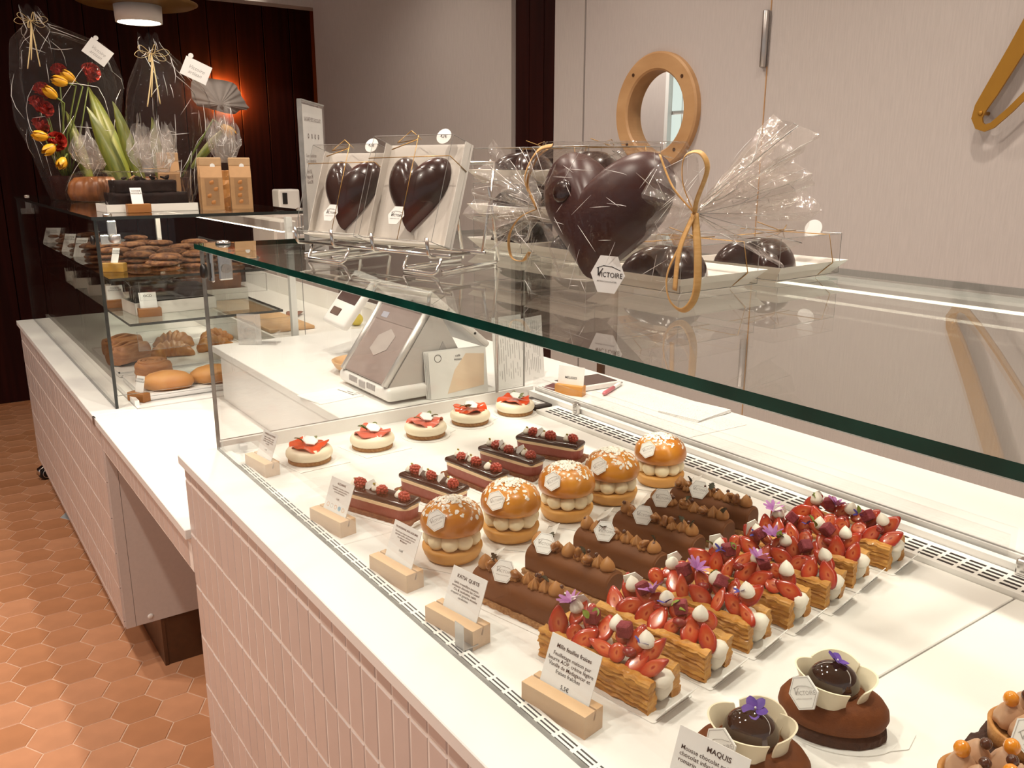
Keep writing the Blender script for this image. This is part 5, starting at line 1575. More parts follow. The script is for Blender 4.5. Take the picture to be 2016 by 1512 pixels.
t = thing('acrylic_plaque', 'clear acrylic plaque with engraved hexagon standing by the bakery case', 'sign', (0.765, 2.372, SZ), R(-38))
part('upright', MB().add(box(-0.033, 0.033, -0.002, 0.002, 0, 0.088)), glassy('frosted_acrylic', (0.95, 0.95, 0.95), 1.4, haze=0.28, hazec=(0.85, 0.82, 0.79)), t)
part('foot', MB().add(box(-0.033, 0.075, -0.002, 0.045, 0, 0.003)).add(box(0.071, 0.075, -0.002, 0.045, 0.003, 0.035)), m_acryl, t)
a, b = hexo(0.028), hexo(0.0268)
part('engraved_hexagon', MB().add(([(x, -0.0025, y + 0.042) for x, y in a] + [(x, -0.0025, y + 0.042) for x, y in b], [(k, (k + 1) % 6, 6 + (k + 1) % 6, 6 + k) for k in range(6)])), m_plink, t)
place('engraved_logo', logo_me(), t, (0, -0.0028, 0.042), (R(90), 0, 0), 1.4)

nt_ = part('notice_sheet', MB().add(box(-0.055, 0.055, -0.05, 0.05, 0, 0.0012)), m_paper, None, (0.726, 1.726, SZ), (0, 0, R(8)))
nt_['label'] = 'small printed notice lying flat at the edge of the service counter'; nt_['category'] = 'notice'
text('reg_note', m_ink, nt_, (0.035, -0.035, 0.0016), (0, 0, R(90)), sc=0.9)
part('gold_print', MB().add(box(-0.053, -0.046, -0.045, 0.045, 0.0013, 0.0016)), m_plaq, nt_)

# leaflets and menus behind the end pane
m_peach = mat('peach_print', (0.80, 0.62, 0.45), 0.7)
t = thing('leaflet_holder', 'stack of white leaflets with peach print against the glass end', 'leaflets', (0.960, 1.556, SZ), R(-6))
for k in range(4):
    lf = part('leaflet', MB().add(box(-0.070, 0.070, 0, 0.0012, 0.001, 0.105)), m_paper, t, (0.0 - 0.002 * k, 0.004 * k, 0), (R(-7), 0, 0))
    if k == 0:
        part('print_blob', MB().add(prism([(-0.03, 0.01), (0.06, 0.02), (0.065, 0.09), (0.02, 0.095), (-0.01, 0.06)], 0, 0.0004), 0, False, T(0, -0.0002, 0, rx=pi / 2)), m_peach, lf)
        part('round_logo', MB().add(lathe([(0.0075, 0), (0.0085, 0), (0.0085, 0.0005), (0.0075, 0.0005)], 20, cap=False), 0, False, T(-0.048, -0.0002, 0.090, rx=pi / 2)), m_ink, lf)
        text('leaf_small', m_ink, lf, (0.0, -0.0008, 0.096), (R(90), 0, 0))
t = thing('menu_folder', 'open white menu sheets with columns of print behind the leaflets', 'menu', (1.055, 1.556, SZ), R(4))
for k, (x0, x1, hh) in enumerate(((0.0, 0.085, 0.165), (0.087, 0.175, 0.15))):
    sh = part('sheet', MB().add(box(x0, x1, 0, 0.0012, 0.001, hh)), m_paper, t, (0, 0.004 * k, 0), (R(-5), 0, R(8 * k)))
    mb = MB()
    q = random.Random(5 + k)
    for j in range(11):
        xx = x0 + 0.008 + j * 0.0066
        z0 = 0.012 + q.uniform(0, .02)
        while z0 < hh - 0.02:
            L = q.uniform(0.01, 0.05)
            mb.add(box(xx, xx + 0.0011, -0.0005, -0.0001, z0, min(hh - .01, z0 + L)))
            z0 += L + q.uniform(0.003, 0.03)
    part('print_lines', mb, m_plink, sh, kind='stuff')

# ---- rear worktop things
RZ = 0.9152
t = thing('tablet_computer', 'white tablet with dark screen on the rear worktop', 'tablet', (1.250, 1.468, RZ), R(-4))
part('body', MB().add(rbox(0.135, 0.085, 0.012, 0.003, 2), 0, False, T(0, 0, 0.0065)), m_pos, t)
part('screen', MB().add(box(-0.064, 0.062, -0.036, 0.039, 0.0126, 0.0132)), m_screen, t)
part('button', MB().add(rbox(0.010, 0.002, 0.005, 0.0008, 1), 0, False, T(-0.055, -0.0428, 0.0065)), m_brown, t)
t = thing('purple_wallet', 'dark red folded wallet lying beside the white tablet', 'wallet', (1.165, 1.484, RZ), R(20))
part('cover', MB().add(rbox(0.05, 0.035, 0.009, 0.002, 1), 0, False, T(0, 0, 0.0046)), mat('wine_leather', (0.12, 0.025, 0.03), 0.5), t)
part('elastic', MB().add(tube([(-0.022, -0.0185, 0.002), (-0.022, -0.0185, 0.0095), (-0.018, 0.0185, 0.0095), (-0.018, 0.0185, 0.002)], 0.001, 5)), m_card, t)
t = thing('pink_pen', 'pink and white ballpoint pen on the rear worktop papers', 'pen', (1.268, 1.400, RZ + 0.0055), R(27))
part('barrel', MB().add(lathe([(0.0025, -0.052), (0.0048, -0.046), (0.0048, 0.010)], 12), 0, True, T(ry=pi / 2)), mat('pen_pink', (0.62, 0.17, 0.20), 0.35), t)
part('white_end', MB().add(lathe([(0.0046, 0.010), (0.0046, 0.045), (0.0030, 0.055)], 12), 0, True, T(ry=pi / 2)), m_card, t)
part('button', MB().add(lathe([(0.0022, 0.055), (0.0022, 0.064)], 10), 0, True, T(ry=pi / 2)), m_grey, t)
m_print = mat('printed_paper', (0.79, 0.775, 0.745), 0.8, c2=(0.42, 0.40, 0.40), vscale=220, stretch=(1, 3, 1), ramp=(0.60, 0.64))
for k, (x, y, sx, sy, a, lab) in enumerate(((1.225, 1.205, 0.19, 0.30, -3, 'large printed order sheet spread on the rear worktop'), (1.292, 1.170, 0.115, 0.10, 6, 'small notepad lying on the large order sheet'))):
    t = thing('paper_sheet' if k == 0 else 'notepad', lab, 'paper', (x, y, RZ + (0 if k == 0 else 0.0012)), R(a))
    for j in range(1 if k == 0 else 3):
        part('sheet', MB().add(box(-sx / 2, sx / 2, -sy / 2, sy / 2, 0.0013 * j, 0.0008 + 0.0013 * j)), m_print, t, (0.0015 * j, 0.001 * j, 0), (0, 0, R(1.5 * j)))
price_card(1.172, 1.432, -62, 'amber wooden price block with white card on the rear worktop', [], 0.062, 0.050, 7, L=0.066, tilt=8, zb=RZ, w=0.022, h=0.022)
_pc = [o for o in bpy.data.objects if o.name.startswith('price_card') and 'amber wooden' in o['label']][0]
for ch in _pc.children:
    if ch.name.startswith('card'):
        text('card_mel', m_ink, ch, (0.0, 0.028, 0.0007))
    if ch.name.startswith('wooden_block'):
        ch.data.materials[0] = mat('amber_wood', (0.62, 0.28, 0.06), 0.4, c2=(0.52, 0.22, 0.04), vscale=40, stretch=(0.2, 1, 1))
_pc['group'] = 'price cards on wooden blocks'
t = thing('side_screen', 'taupe rounded screen on a post beyond the rear worktop', 'screen', (1.62, 1.93, 0.0), R(0))
part('panel', MB().add(rbox(0.02, 0.30, 0.22, 0.008, 2), 0, False, T(0, 0.0, 0.985)), mat('taupe_panel', (0.36, 0.28, 0.25), 0.6), t)
part('post', MB().add(rbox(0.02, 0.022, 0.87, 0.004, 1), 0, False, T(0.005, -0.085, 0.445)), m_brown, t)
part('foot', MB().add(rbox(0.22, 0.22, 0.02, 0.005, 1), 0, False, T(0.005, -0.085, 0.010)), m_brown, t)

# ---- gold calligraphic sign on the wall
t = thing('wall_letter', 'gold metal calligraphic letter standing off the beige wall', 'sign', (2.165, 1.10, 1.49))
def stroke(P, Wd):
    """flat plate following P (y,z) with widths Wd, 6 mm thick in x"""
    N = len(P)
    L, Rr = [], []
    for k in range(N):
        a = Vector(P[max(0, k - 1)]); b = Vector(P[min(N - 1, k + 1)])
        d = (b - a).normalized(); nn = Vector((-d.y, d.x)) * Wd[k] / 2
        L.append(Vector(P[k]) + nn); Rr.append(Vector(P[k]) - nn)
    v = []
    for x in (-0.003, 0.003):
        v += [(x, p.x, p.y) for p in L] + [(x, p.x, p.y) for p in Rr]
    f = []
    for k in range(N - 1):
        f += [(k, k + 1, N + k + 1, N + k), (2 * N + k, 3 * N + k, 3 * N + k + 1, 2 * N + k + 1), (k, 2 * N + k, 2 * N + k + 1, k + 1), (N + k, N + k + 1, 3 * N + k + 1, 3 * N + k)]
    f += [(0, N, 3 * N, 2 * N), (N - 1, 3 * N - 1, 4 * N - 1, 2 * N - 1)]
    return v, f
pts = [(-0.30, 0.72), (-0.20, 0.50), (-0.118, 0.315), (-0.055, 0.18), (-0.012, 0.095), (0.008, 0.058), (0.014, 0.034), (0.006, 0.016), (-0.008, 0.010), (-0.025, 0.016), (-0.060, 0.048), (-0.115, 0.108), (-0.20, 0.21), (-0.30, 0.34), (-0.42, 0.52)]
wid = [0.05, 0.048, 0.045, 0.040, 0.036, 0.031, 0.026, 0.021, 0.017, 0.0155, 0.015, 0.015, 0.015, 0.014, 0.012]
part('stroke', MB().add(stroke(pts, wid)), m_gold, t)
for y, z in ((0.006, 0.045), (-0.20, 0.50), (-0.30, 0.34)):
    part('stud', MB().add(lathe([(0.0045, -0.004), (0.0045, 0.034)], 12), 0, True, T(0, y, z, ry=pi / 2)), m_gold, t)
    part('stud_head', MB().add(lathe([(0.0055, 0), (0.0055, 0.0025), (0.003, 0.004)], 14), 0, True, T(-0.003, y, z, ry=-pi / 2)), m_gold, t)
# ================================================================== FAR BAKERY CASE: CONTENTS
m_crust = mat('croissant_crust', (0.64, 0.28, 0.055), 0.35, c2=(0.48, 0.165, 0.025), vscale=38, stretch=(1, 1, 1), coat=0.2, bump=0.25, bscale=160)
m_crustl = mat('roll_crust', (0.58, 0.27, 0.075), 0.5, c2=(0.48, 0.18, 0.035), vscale=16, bump=0.12, bscale=90)
m_crustd = mat('baked_layers', (0.46, 0.195, 0.06), 0.5, c2=(0.34, 0.12, 0.03), vscale=30, stretch=(1, 1, 4), bump=0.2, bscale=120)
m_cookie = mat('cookie_dough', (0.30, 0.125, 0.045), 0.75, c2=(0.12, 0.04, 0.016), vscale=55, bump=0.6, bscale=120, ramp=(0.45, 0.6))
m_kraft = mat('kraft_paper', (0.42, 0.235, 0.105), 0.75, var=0.08, vscale=60)
m_kraftl = mat('kraft_light', (0.50, 0.31, 0.16), 0.75, var=0.08, vscale=60)
m_cakedark = mat('black_chocolate_cake', (0.010, 0.004, 0.003), 0.6, c2=(0.018, 0.007, 0.005), vscale=50, spec=0.12, bump=0.3, bscale=120)
m_bundt = mat('bundt_crust', (0.30, 0.105, 0.026), 0.4, c2=(0.20, 0.06, 0.012), vscale=24)
m_trayp = mat('tray_plastic', (0.82, 0.80, 0.78), 0.35, var=0.02)
m_amberb = mat('dark_wood_block', (0.34, 0.135, 0.03), 0.5, c2=(0.27, 0.10, 0.02), vscale=40, stretch=(0.2, 1, 1))

def croissant_me():
    def fn():
        n, m_ = 30, 14
        v = []
        for i in range(n):
            u = i / (n - 1)
            a = (u - .5) * 2.0
            r = 0.036 * max(0.10, sin(pi * (0.06 + 0.88 * u))) ** 0.8 * (0.84 + 0.24 * (1 - ((u * 7) % 1)))
            c = Vector((0.075 * sin(a), 0.055 * (1 - cos(a)), 0))
            d = Vector((cos(a), sin(a), 0)); s = Vector((-sin(a), cos(a), 0))
            for k in range(m_):
                t_ = 2 * pi * k / m_
                p = c + s * cos(t_) * r * 1.05 + Vector((0, 0, 1)) * (max(-0.55, sin(t_)) * r * 0.95 + r * .52)
                v.append(tuple(p))
        f = [(i * m_ + k, i * m_ + (k + 1) % m_, (i + 1) * m_ + (k + 1) % m_, (i + 1) * m_ + k) for i in range(n - 1) for k in range(m_)]
        f += [tuple(range(m_ - 1, -1, -1)), tuple((n - 1) * m_ + k for k in range(m_))]
        return MB().add((v, f), 0, True), [m_crust]
    return cached('croissant_me', fn)
def paindechoc_me():
    def fn():
        def g(u, v):
            a = 2 * pi * u
            w = 0.040 * (1 + 0.10 * sin(v * pi))
            z = 0.030 + 0.028 * sin(a) * (1 + 0.18 * max(0, cos(a * 2 + 1.2))) + 0.004 * sin(3 * a)
            e = 1 if 0.06 < v < .94 else 0.72
            return ((v - .5) * 0.112, w * cos(a) * e, max(0.0, z * e))
        v, f = grid(g, 36, 14, wrap=True)
        mb = MB().add((v, f), 0, True)
        mb.add((v[:36], [tuple(range(35, -1, -1))])).add((v[-36:], [tuple(range(36))]))
        for s in (-0.012, 0.014):
            mb.add(tube([(x * 0.0105, s + 0.006 * sin(x * .4), 0.0575 - 0.0004 * x * x) for x in range(-5, 6)], 0.006, 8), 0, True)
        return mb, [m_crustd]
    return cached('pain_me', fn)
def oval_me():
    return cached('oval_me', lambda: (MB().add(lathe([(0.02, 0), (0.040, 0.004), (0.046, 0.016), (0.043, 0.030), (0.032, 0.042), (0.016, 0.049), (0, 0.0505)], 32, cap=False), 0, True, T(s=(1.42, 0.95, 0.92))), [m_crustl]))
def swirl_me():
    def fn():
        mb = MB()
        mb.add(lathe([(0.034, 0), (0.041, 0.004), (0.043, 0.012), (0.041, 0.018), (0.0435, 0.024), (0.042, 0.032), (0.044, 0.038), (0.042, 0.046), (0.034, 0.050), (0, 0.048)], 36, lambda a, k: 1 + 0.05 * sin(2 * a + 6 * k), cap=False), 0, True)
        P = []
        for i in range(46):
            a = i * 0.42
            r = 0.037 - 0.0007 * i
            P.append((r * cos(a), r * sin(a), 0.0495))
        mb.add(tube(P, 0.0045, 7), 0, True)
        return mb, [m_crustd]
    return cached('swirl_me', fn)
CF = 0.7715
def ftray(x, y, sx, sy, label):
    t = thing('bakery_tray', label, 'tray', (x, y, CF), 0, 'white trays on the bakery case floor')
    part('tray_body', MB().add(rbox(sx, sy, 0.014, 0.004, 2), 0, False, T(0, 0, 0.0075)), m_trayp, t)
    part('rim', MB().add(box(-sx / 2, sx / 2, -sy / 2, -sy / 2 + .004, 0.0145, 0.0185)).add(box(-sx / 2, sx / 2, sy / 2 - .004, sy / 2, 0.0145, 0.0185)).add(box(-sx / 2, -sx / 2 + .004, -sy / 2, sy / 2, 0.0145, 0.0185)).add(box(sx / 2 - .004, sx / 2, -sy / 2, sy / 2, 0.0145, 0.0185)), m_trayp, t)
ftray(0.715, 2.600, 0.46, 0.280, 'front white tray with round rolls on the bakery case floor')
ftray(0.715, 3.010, 0.46, 0.44, 'rear white tray with croissants on the bakery case floor')
TZ = CF + 0.0147
def single(name, me, loc, rz, label, cat, grp=None, sc=1.0, tilt=0.0):
    o = place(name, me, None, loc, (tilt, 0, rz), sc)
    o['label'] = label; o['category'] = cat
    if grp:
        o['group'] = grp
    return o
G1 = 'baked goods on the white trays'
single('milk_roll', oval_me(), (0.566, 2.520, TZ), R(-20), 'pale oval milk roll at the front of the bakery tray', 'bread roll', G1, 1.12)
single('milk_roll', oval_me(), (0.700, 2.525, TZ), R(-15), 'oval milk roll behind the front glass corner of the pastry case', 'bread roll', G1, 1.1)
single('cinnamon_swirl', swirl_me(), (0.556, 2.640, TZ), R(20), 'tall layered cinnamon swirl behind the pale oval roll', 'pastry', G1, 1.18)
single('croissant', croissant_me(), (0.690, 2.965, TZ), R(165), 'curved golden croissant in the middle of the rear bakery tray', 'croissant', G1, 1.0)
single('croissant', croissant_me(), (0.835, 2.985, TZ), R(190), 'golden croissant right of the middle one, touching it', 'croissant', G1, 0.95)
single('croissant', croissant_me(), (0.740, 3.130, TZ), R(150), 'croissant half hidden behind the middle croissant', 'croissant', G1, 1.0)
single('croissant', croissant_me(), (0.875, 3.110, TZ), R(200), 'croissant near the clear acrylic plaque', 'croissant', G1, 0.95)
single('pain_au_chocolat', paindechoc_me(), (0.545, 2.930, TZ), R(35), 'rolled chocolate pastry at the left end of the rear tray', 'pastry', G1, 1.12)
single('pain_au_chocolat', paindechoc_me(), (0.560, 3.090, TZ), R(25), 'rolled chocolate pastry behind the left one, mostly hidden', 'pastry', G1, 1.05)
def far_tag(x, y, z, rz, label, block=True, tilt=28, key='far_tag', s=1.0, mblk=None, cw=0.046):
    t = thing('bakery_label', label, 'price tag', (x, y, z), R(rz), 'labels in the bakery case')
    h = 0.0
    if block:
        part('wooden_block', MB().add(rbox(0.062 * s, 0.026, 0.024, 0.001, 1), 0, False, T(0, 0, 0.0122)), mblk or m_amberb, t)
        h = 0.018
    c = part('card', MB().add(box(-cw / 2 * s, cw / 2 * s, 0, 0.052 * s, -0.0005, 0.0005)), m_card, t, (0, 0.001, h), Matrix.Rotation(R(90 - tilt), 3, 'X'))
    text(key, m_ink, c, (0, 0.046 * s, 0.0008), sc=0.9 * s)
    return t
far_tag(0.476, 2.480, CF, -60, 'wooden block label in the front lower corner of the bakery case', tilt=15, cw=0.03)

# lower shelf: cakes in folded white card trays
LZ = 0.9922
def card_tray_cake(x, y, rz, label, sx=0.20, sy=0.115, cake=True, z=LZ, mcake=None, hc=0.07):
    t = thing('boxed_loaf_cake', label, 'cake', (x, y, z), R(rz), 'loaf cakes in white card trays')
    part('card_tray', MB().add(box(-sx / 2, sx / 2, -sy / 2, sy / 2, 0, 0.0015)).add(box(-sx / 2, sx / 2, -sy / 2, -sy / 2 + .0015, 0, 0.036)).add(box(-sx / 2, sx / 2, sy / 2 - .0015, sy / 2, 0, 0.036)).add(box(-sx / 2, -sx / 2 + .0015, -sy / 2, sy / 2, 0, 0.036)).add(box(sx / 2 - .0015, sx / 2, -sy / 2, sy / 2, 0, 0.036)), m_traycard, t)
    part('loaf', MB().add(rough_box(sx * .84, sy * .78, hc, 14, 8, 6, 0.004, 60, x * 9), 0, True), mcake or m_cakedark, t, (0, 0, 0.0018))
    part('clear_bag', MB().add(rough_box(sx * .94, sy * .90, hc + 0.02, 12, 8, 6, 0.007, 40, y * 3)), m_cello, t, (0, 0, 0.0018))
    return t
card_tray_cake(0.625, 2.660, 4, 'dark loaf cake in a white tray on the lower shelf, nearest the glass end', 0.235, 0.13)
card_tray_cake(0.600, 2.90, -6, 'dark loaf cake on the lower shelf behind the nearest tray', 0.20, 0.12)
card_tray_cake(0.570, 3.12, -6, 'dark loaf cake third along the lower shelf', 0.18, 0.12)
card_tray_cake(0.560, 3.34, -6, 'dark loaf cake fourth along the lower shelf', 0.18, 0.12)
card_tray_cake(0.560, 3.58, -6, 'dark loaf cake farthest along the lower shelf', 0.16, 0.12)
card_tray_cake(0.790, 2.80, -2, 'brown bread loaf in a clear bag at the back of the lower shelf', 0.20, 0.12, mcake=m_bundt, hc=0.085)
far_tag(0.545, 2.560, LZ, -6, 'label with a printed name on a wooden block before the nearest loaf tray', key='oco', tilt=22)
far_tag(0.500, 2.780, LZ, -6, 'wooden block label against the front pane of the lower shelf')

# upper shelf: cookies
UZ = 1.1192
def cookie_me(i):
    return cached('cookie_%d' % i, lambda: (MB().add(lathe([(0.030, 0), (0.041, 0.003), (0.042, 0.008), (0.034, 0.013), (0.018, 0.0155), (0, 0.016)], 22, lambda a, k: 1 + 0.05 * mnoise.noise(Vector((cos(a) * 2.5 + i * 7, sin(a) * 2.5, k))), cap=False), 0, True), [m_cookie]))
rg = random.Random(12)
spots_c = [(0.60, 2.560), (0.700, 2.60), (0.800, 2.58), (0.56, 2.68), (0.660, 2.71), (0.76, 2.71), (0.52, 2.82), (0.61, 2.83), (0.72, 2.84), (0.82, 2.83),
           (0.50, 3.02), (0.60, 3.0), (0.70, 3.02), (0.80, 3.0), (0.50, 3.25), (0.60, 3.24), (0.70, 3.26), (0.50, 3.50), (0.60, 3.52), (0.72, 3.5), (0.50, 3.75), (0.60, 3.74)]
where = ['beside the front glass end', 'further along the shelf', 'deep in the case']
for i, (x, y) in enumerate(spots_c):
    for k in range(3 if y < 3.1 else 2):
        single('cookie', cookie_me(i % 4), (x + rg.uniform(-.008, .008), y + rg.uniform(-.008, .008), UZ + 0.0162 * k + 0.0003), rg.uniform(0, 6), 'brown chocolate chip cookie in the stacks on the upper bakery shelf', 'cookie', 'cookies on the upper bakery shelf', rg.uniform(.95, 1.1))
far_tag(0.475, 2.615, UZ, -35, 'slim label in an amber block at the front corner of the upper shelf', tilt=30, mblk=mat('amber_block', (0.55, 0.30, 0.05), 0.45), cw=0.02)
far_tag(0.460, 3.10, UZ + 0.0, -40, 'white label leaning among the cookies, nearer of two close together', False, 30, cw=0.03, s=1.3)
far_tag(0.455, 3.30, UZ + 0.0, -40, 'white label leaning among the cookies, farther of two close together', False, 30, cw=0.03, s=1.3)
far_tag(0.460, 3.72, UZ + 0.0, -40, 'white label farthest along the upper cookie shelf', False, 30, cw=0.05, s=1.2)

# ================================================================== ON TOP OF THE BAKERY CASE
def gather(mb, x, y, z, r0, r1, h, seed, n=44):
    """upright crumpled cellophane tuft, narrow at the tie, bulging and ragged above"""
    q = random.Random(seed)
    ph = [q.uniform(0, 6) for _ in range(4)]
    for layer in (1.0, 0.66):
        def g(u, v):
            a = 2 * pi * u
            env = r0 + (r1 * layer - r0) * sin(pi * min(1.0, 0.10 + 0.62 * v)) ** 1.3
            nz = mnoise.noise(Vector((cos(a) * 2.4, sin(a) * 2.4, v * 4 + seed + layer * 9)))
            r = env * (1 + 0.16 * sin(7 * a + ph[0]) * (0.4 + v) + 0.30 * nz)
            zz = z + h * v * (0.86 + .24 * sin(2 * a + ph[2]) * v + .20 * sin(5 * a + ph[3]) * v + .12 * sin(11 * a + ph[1]) * v * v)
            return (x + r * cos(a), y + r * sin(a), zz)
        mb.add(grid(g, n, 13, wrap=True))
    return mb
def bundt(x, y, label, seed, s=1.0):
    t = thing('wrapped_bundt_cake', label, 'cake', (x, y, FT), R(seed * 20), 'cellophane-wrapped ring cakes')
    part('ring_cake', MB().add(lathe([(0.050, 0), (0.084, 0.004), (0.092, 0.03), (0.086, 0.062), (0.066, 0.082), (0.040, 0.085), (0.022, 0.070), (0.018, 0.03)], 64, lambda a, k: 1 + 0.055 * cos(14 * a), cap=False), 0, True), m_bundt, t, (0, 0, 0.002), sc=s)
    part('cellophane', MB().add(lathe([(0.088, 0), (0.098, 0.004), (0.101, 0.035), (0.096, 0.070), (0.075, 0.096), (0.042, 0.108), (0.022, 0.114)], 36, lambda a, k: 1 + 0.05 * mnoise.noise(Vector((cos(a) * 5, sin(a) * 5, k * 6 + seed))), cap=False), 0, False), m_cello, t, sc=s)
    gt = gather(MB(), 0, 0, 0.112, 0.016, 0.062, 0.125, seed)
    part('gathered_top', gt, m_tuft, t, sc=s)
    part('fold_glints', glint_lines((gt.v, None), 44, 13, 60, 0.0009, 50, True), m_glint, t, sc=s, kind='stuff')
    return t
bundt(0.590, 3.40, 'ring cake in cellophane, left on top of the bakery case', 3)
bundt(0.790, 3.32, 'ring cake in cellophane, right one just behind the dark cake', 5)
# dark chocolate cake in a white tray
t = thing('dark_chocolate_cake', 'black chocolate cake in a low white tray at the front of the bakery case top', 'cake', (0.592, 2.665, FT), R(2))
sx, sy = 0.250, 0.125
part('white_tray', MB().add(box(-sx / 2, sx / 2, -sy / 2, sy / 2, 0, 0.0015)).add(box(-sx / 2, sx / 2, -sy / 2, -sy / 2 + .0015, 0, 0.022)).add(box(-sx / 2, sx / 2, sy / 2 - .0015, sy / 2, 0, 0.022)).add(box(-sx / 2, -sx / 2 + .0015, -sy / 2, sy / 2, 0, 0.022)).add(box(sx / 2 - .0015, sx / 2, -sy / 2, sy / 2, 0, 0.022)), m_traycard, t)
part('loaf', MB().add(rough_box(0.205, 0.095, 0.050, 18, 10, 5, 0.003, 60, 2), 0, True), m_cakedark, t, (0, 0, 0.002))
part('upper_loaf', MB().add(rough_box(0.165, 0.080, 0.036, 16, 9, 4, 0.004, 60, 5), 0, True), m_cakedark, t, (-0.008, 0, 0.050))
for k in range(14):
    part('chocolate_shard', MB().add(rbox(rng.uniform(.012, .022), rng.uniform(.008, .014), .005, .001, 1)), m_kraft if k % 3 == 0 else m_cakedark, t, (rng.uniform(-.075, .06), rng.uniform(-.03, .03), 0.089 + rng.uniform(0, .006)), (rng.uniform(-.6, .6), rng.uniform(-.6, .6), rng.uniform(0, 6)))
part('clear_bag', MB().add(rough_box(0.228, 0.110, 0.108, 14, 8, 7, 0.006, 30, 9)), m_cello, t, (0, 0, 0.002))
gt = gather(MB(), 0.03, 0, 0.108, 0.035, 0.055, 0.125, 21)
part('gathered_top', gt, m_tuft, t)
part('fold_glints', glint_lines((gt.v, None), 44, 13, 60, 0.0009, 50, True), m_glint, t, kind='stuff')
part('tie', MB().add(tube([(0.03 + 0.036 * cos(a * .6), 0.036 * sin(a * .6), 0.118) for a in range(11)], 0.001, 5)), m_string, t)
far_tag(0.548, 2.575, FT, 0, 'label on a wooden block before the black chocolate cake', tilt=20, cw=0.03)
# kraft paper bags with windows
def paper_bag(x, y, rz, label, w=0.062, d=0.042, h=0.150):
    t = thing('kraft_paper_bag', label, 'paper bag', (x, y, FT), R(rz), 'kraft bags on the bakery case')
    a, b = w / 2, d / 2
    v = [(-a, -b, 0), (a, -b, 0), (a, b, 0), (-a, b, 0), (-a, -b, h * .62), (a, -b, h * .62), (a, b, h * .62), (-a, b, h * .62),
         (-a, -.003, h * .88), (a, -.003, h * .88), (a, .003, h * .88), (-a, .003, h * .88)]
    f = [(3, 2, 1, 0), (0, 1, 5, 4), (1, 2, 6, 5), (2, 3, 7, 6), (3, 0, 4, 7), (4, 5, 9, 8), (5, 6, 10, 9), (6, 7, 11, 10), (7, 4, 8, 11), (8, 9, 10, 11)]
    part('bag_body', MB().add((v, f)), m_kraft, t)
    part('folded_top', MB().add(rbox(w * 1.02, 0.010, h * .16, 0.002, 1), 0, False, T(0, -0.001, h * .92)), m_kraftl, t)
    part('clear_window', MB().add(box(-a * .62, a * .62, -b - .0016, -b - .0006, 0.012, h * .60)), m_pvc, t)
    for k in range(4):
        part('biscuit', MB().add(ball(0.013, 10, 7, (1, .5, .8), .2)), m_crustl, t, (rng.uniform(-.012, .012), -b - .0004 + .0055, 0.022 + k * 0.019))
    part('round_sticker', MB().add(lathe([(0.007, 0), (0.007, 0.0006)], 18), 0, False, T(a * .2, -0.0066, h * .84, rx=pi / 2)), m_card, t)
    return t
paper_bag(0.772, 2.640, -14, 'kraft biscuit bag in front, left of the pair near the case corner')
paper_bag(0.862, 2.650, -14, 'kraft biscuit bag at the right front corner of the case top')
paper_bag(0.800, 2.760, -10, 'kraft biscuit bag in the second row between the front pair')
paper_bag(0.700, 2.830, -10, 'kraft biscuit bag standing behind the black cake', h=0.165)
t = thing('cellophane_sachet', 'tall cellophane sachet of biscuits with gathered top between the kraft bags', 'sachet', (0.866, 2.80, FT))
part('biscuit_stack', MB().add(rough_box(0.06, 0.05, 0.11, 8, 6, 8, 0.006, 60)), m_crustl, t)
part('cellophane', MB().add(rough_box(0.075, 0.065, 0.14, 8, 8, 8, 0.006, 50)), m_cello, t)
gt = gather(MB(), 0, 0, 0.135, 0.018, 0.046, 0.14, 33)
part('gathered_top', gt, m_tuft, t)
part('fold_glints', glint_lines((gt.v, None), 44, 13, 60, 0.0009, 50, True), m_glint, t, kind='stuff')

# ---- bouquets
m_yel = mat('tulip_yellow', (0.66, 0.31, 0.012), 0.4, c2=(0.72, 0.40, 0.02), vscale=40, stretch=(1, 1, 0.3))
m_red = mat('red_bloom', (0.30, 0.012, 0.008), 0.5, c2=(0.42, 0.03, 0.012), vscale=60)
m_stem = mat('green_stem', (0.13, 0.17, 0.03), 0.5)
m_tleaf = mat('tulip_leaf', (0.10, 0.125, 0.010), 0.45, c2=(0.19, 0.19, 0.02), vscale=18, stretch=(4, 4, 0.6))
m_pink = mat('pink_tissue', (0.55, 0.30, 0.27), 0.8)
def tulip_me():
    def fn():
        mb = MB()
        for k in range(6):
            def g(u, v):
                w = (u - .5) * 1.25
                r = 0.019 * sin(pi * (0.10 + 0.72 * v)) ** 0.7 * (1.0 if k % 2 else .88)
                ww = w * sin(pi * min(1, 0.15 + 0.85 * v)) ** .6 * 1.0
                return (r * cos(ww), r * sin(ww), 0.052 * v)
            v, f = grid(g, 7, 9)
            mb.add((v, f), 0, True, T(rz=k * pi / 3))
        return mb, [m_yel]
    return cached('tulip_me', fn)
def bloom_me():
    def fn():
        mb = MB()
        q = random.Random(8)
        for k in range(60):
            d = Vector((q.gauss(0, 1), q.gauss(0, 1), q.gauss(.3, .8))).normalized()
            M = facing(d).to_4x4(); M.translation = d * 0.018
            mb.add(([(-.007, 0, 0), (.007, 0, 0), (.009, .009, .010), (0, .004, .014), (-.009, .009, .010)], [(0, 1, 2, 3, 4)]), 0, True, M)
        mb.add(ball(0.018, 10, 8), 0, True)
        return mb, [m_red]
    return cached('bloom_me', fn)
def blade_me():
    def fn():
        def g(u, v):
            w = 0.046 * sin(pi * min(1, 0.08 + 0.92 * v)) ** .8
            return ((u - .5) * w, 0.02 * (abs(u - .5) * 2) ** 2 + 0.05 * v * v, 0.30 * v)
        v, f = grid(g, 5, 14)
        return MB().add((v, f), 0, True), [m_tleaf]
    return cached('blade_me', fn)
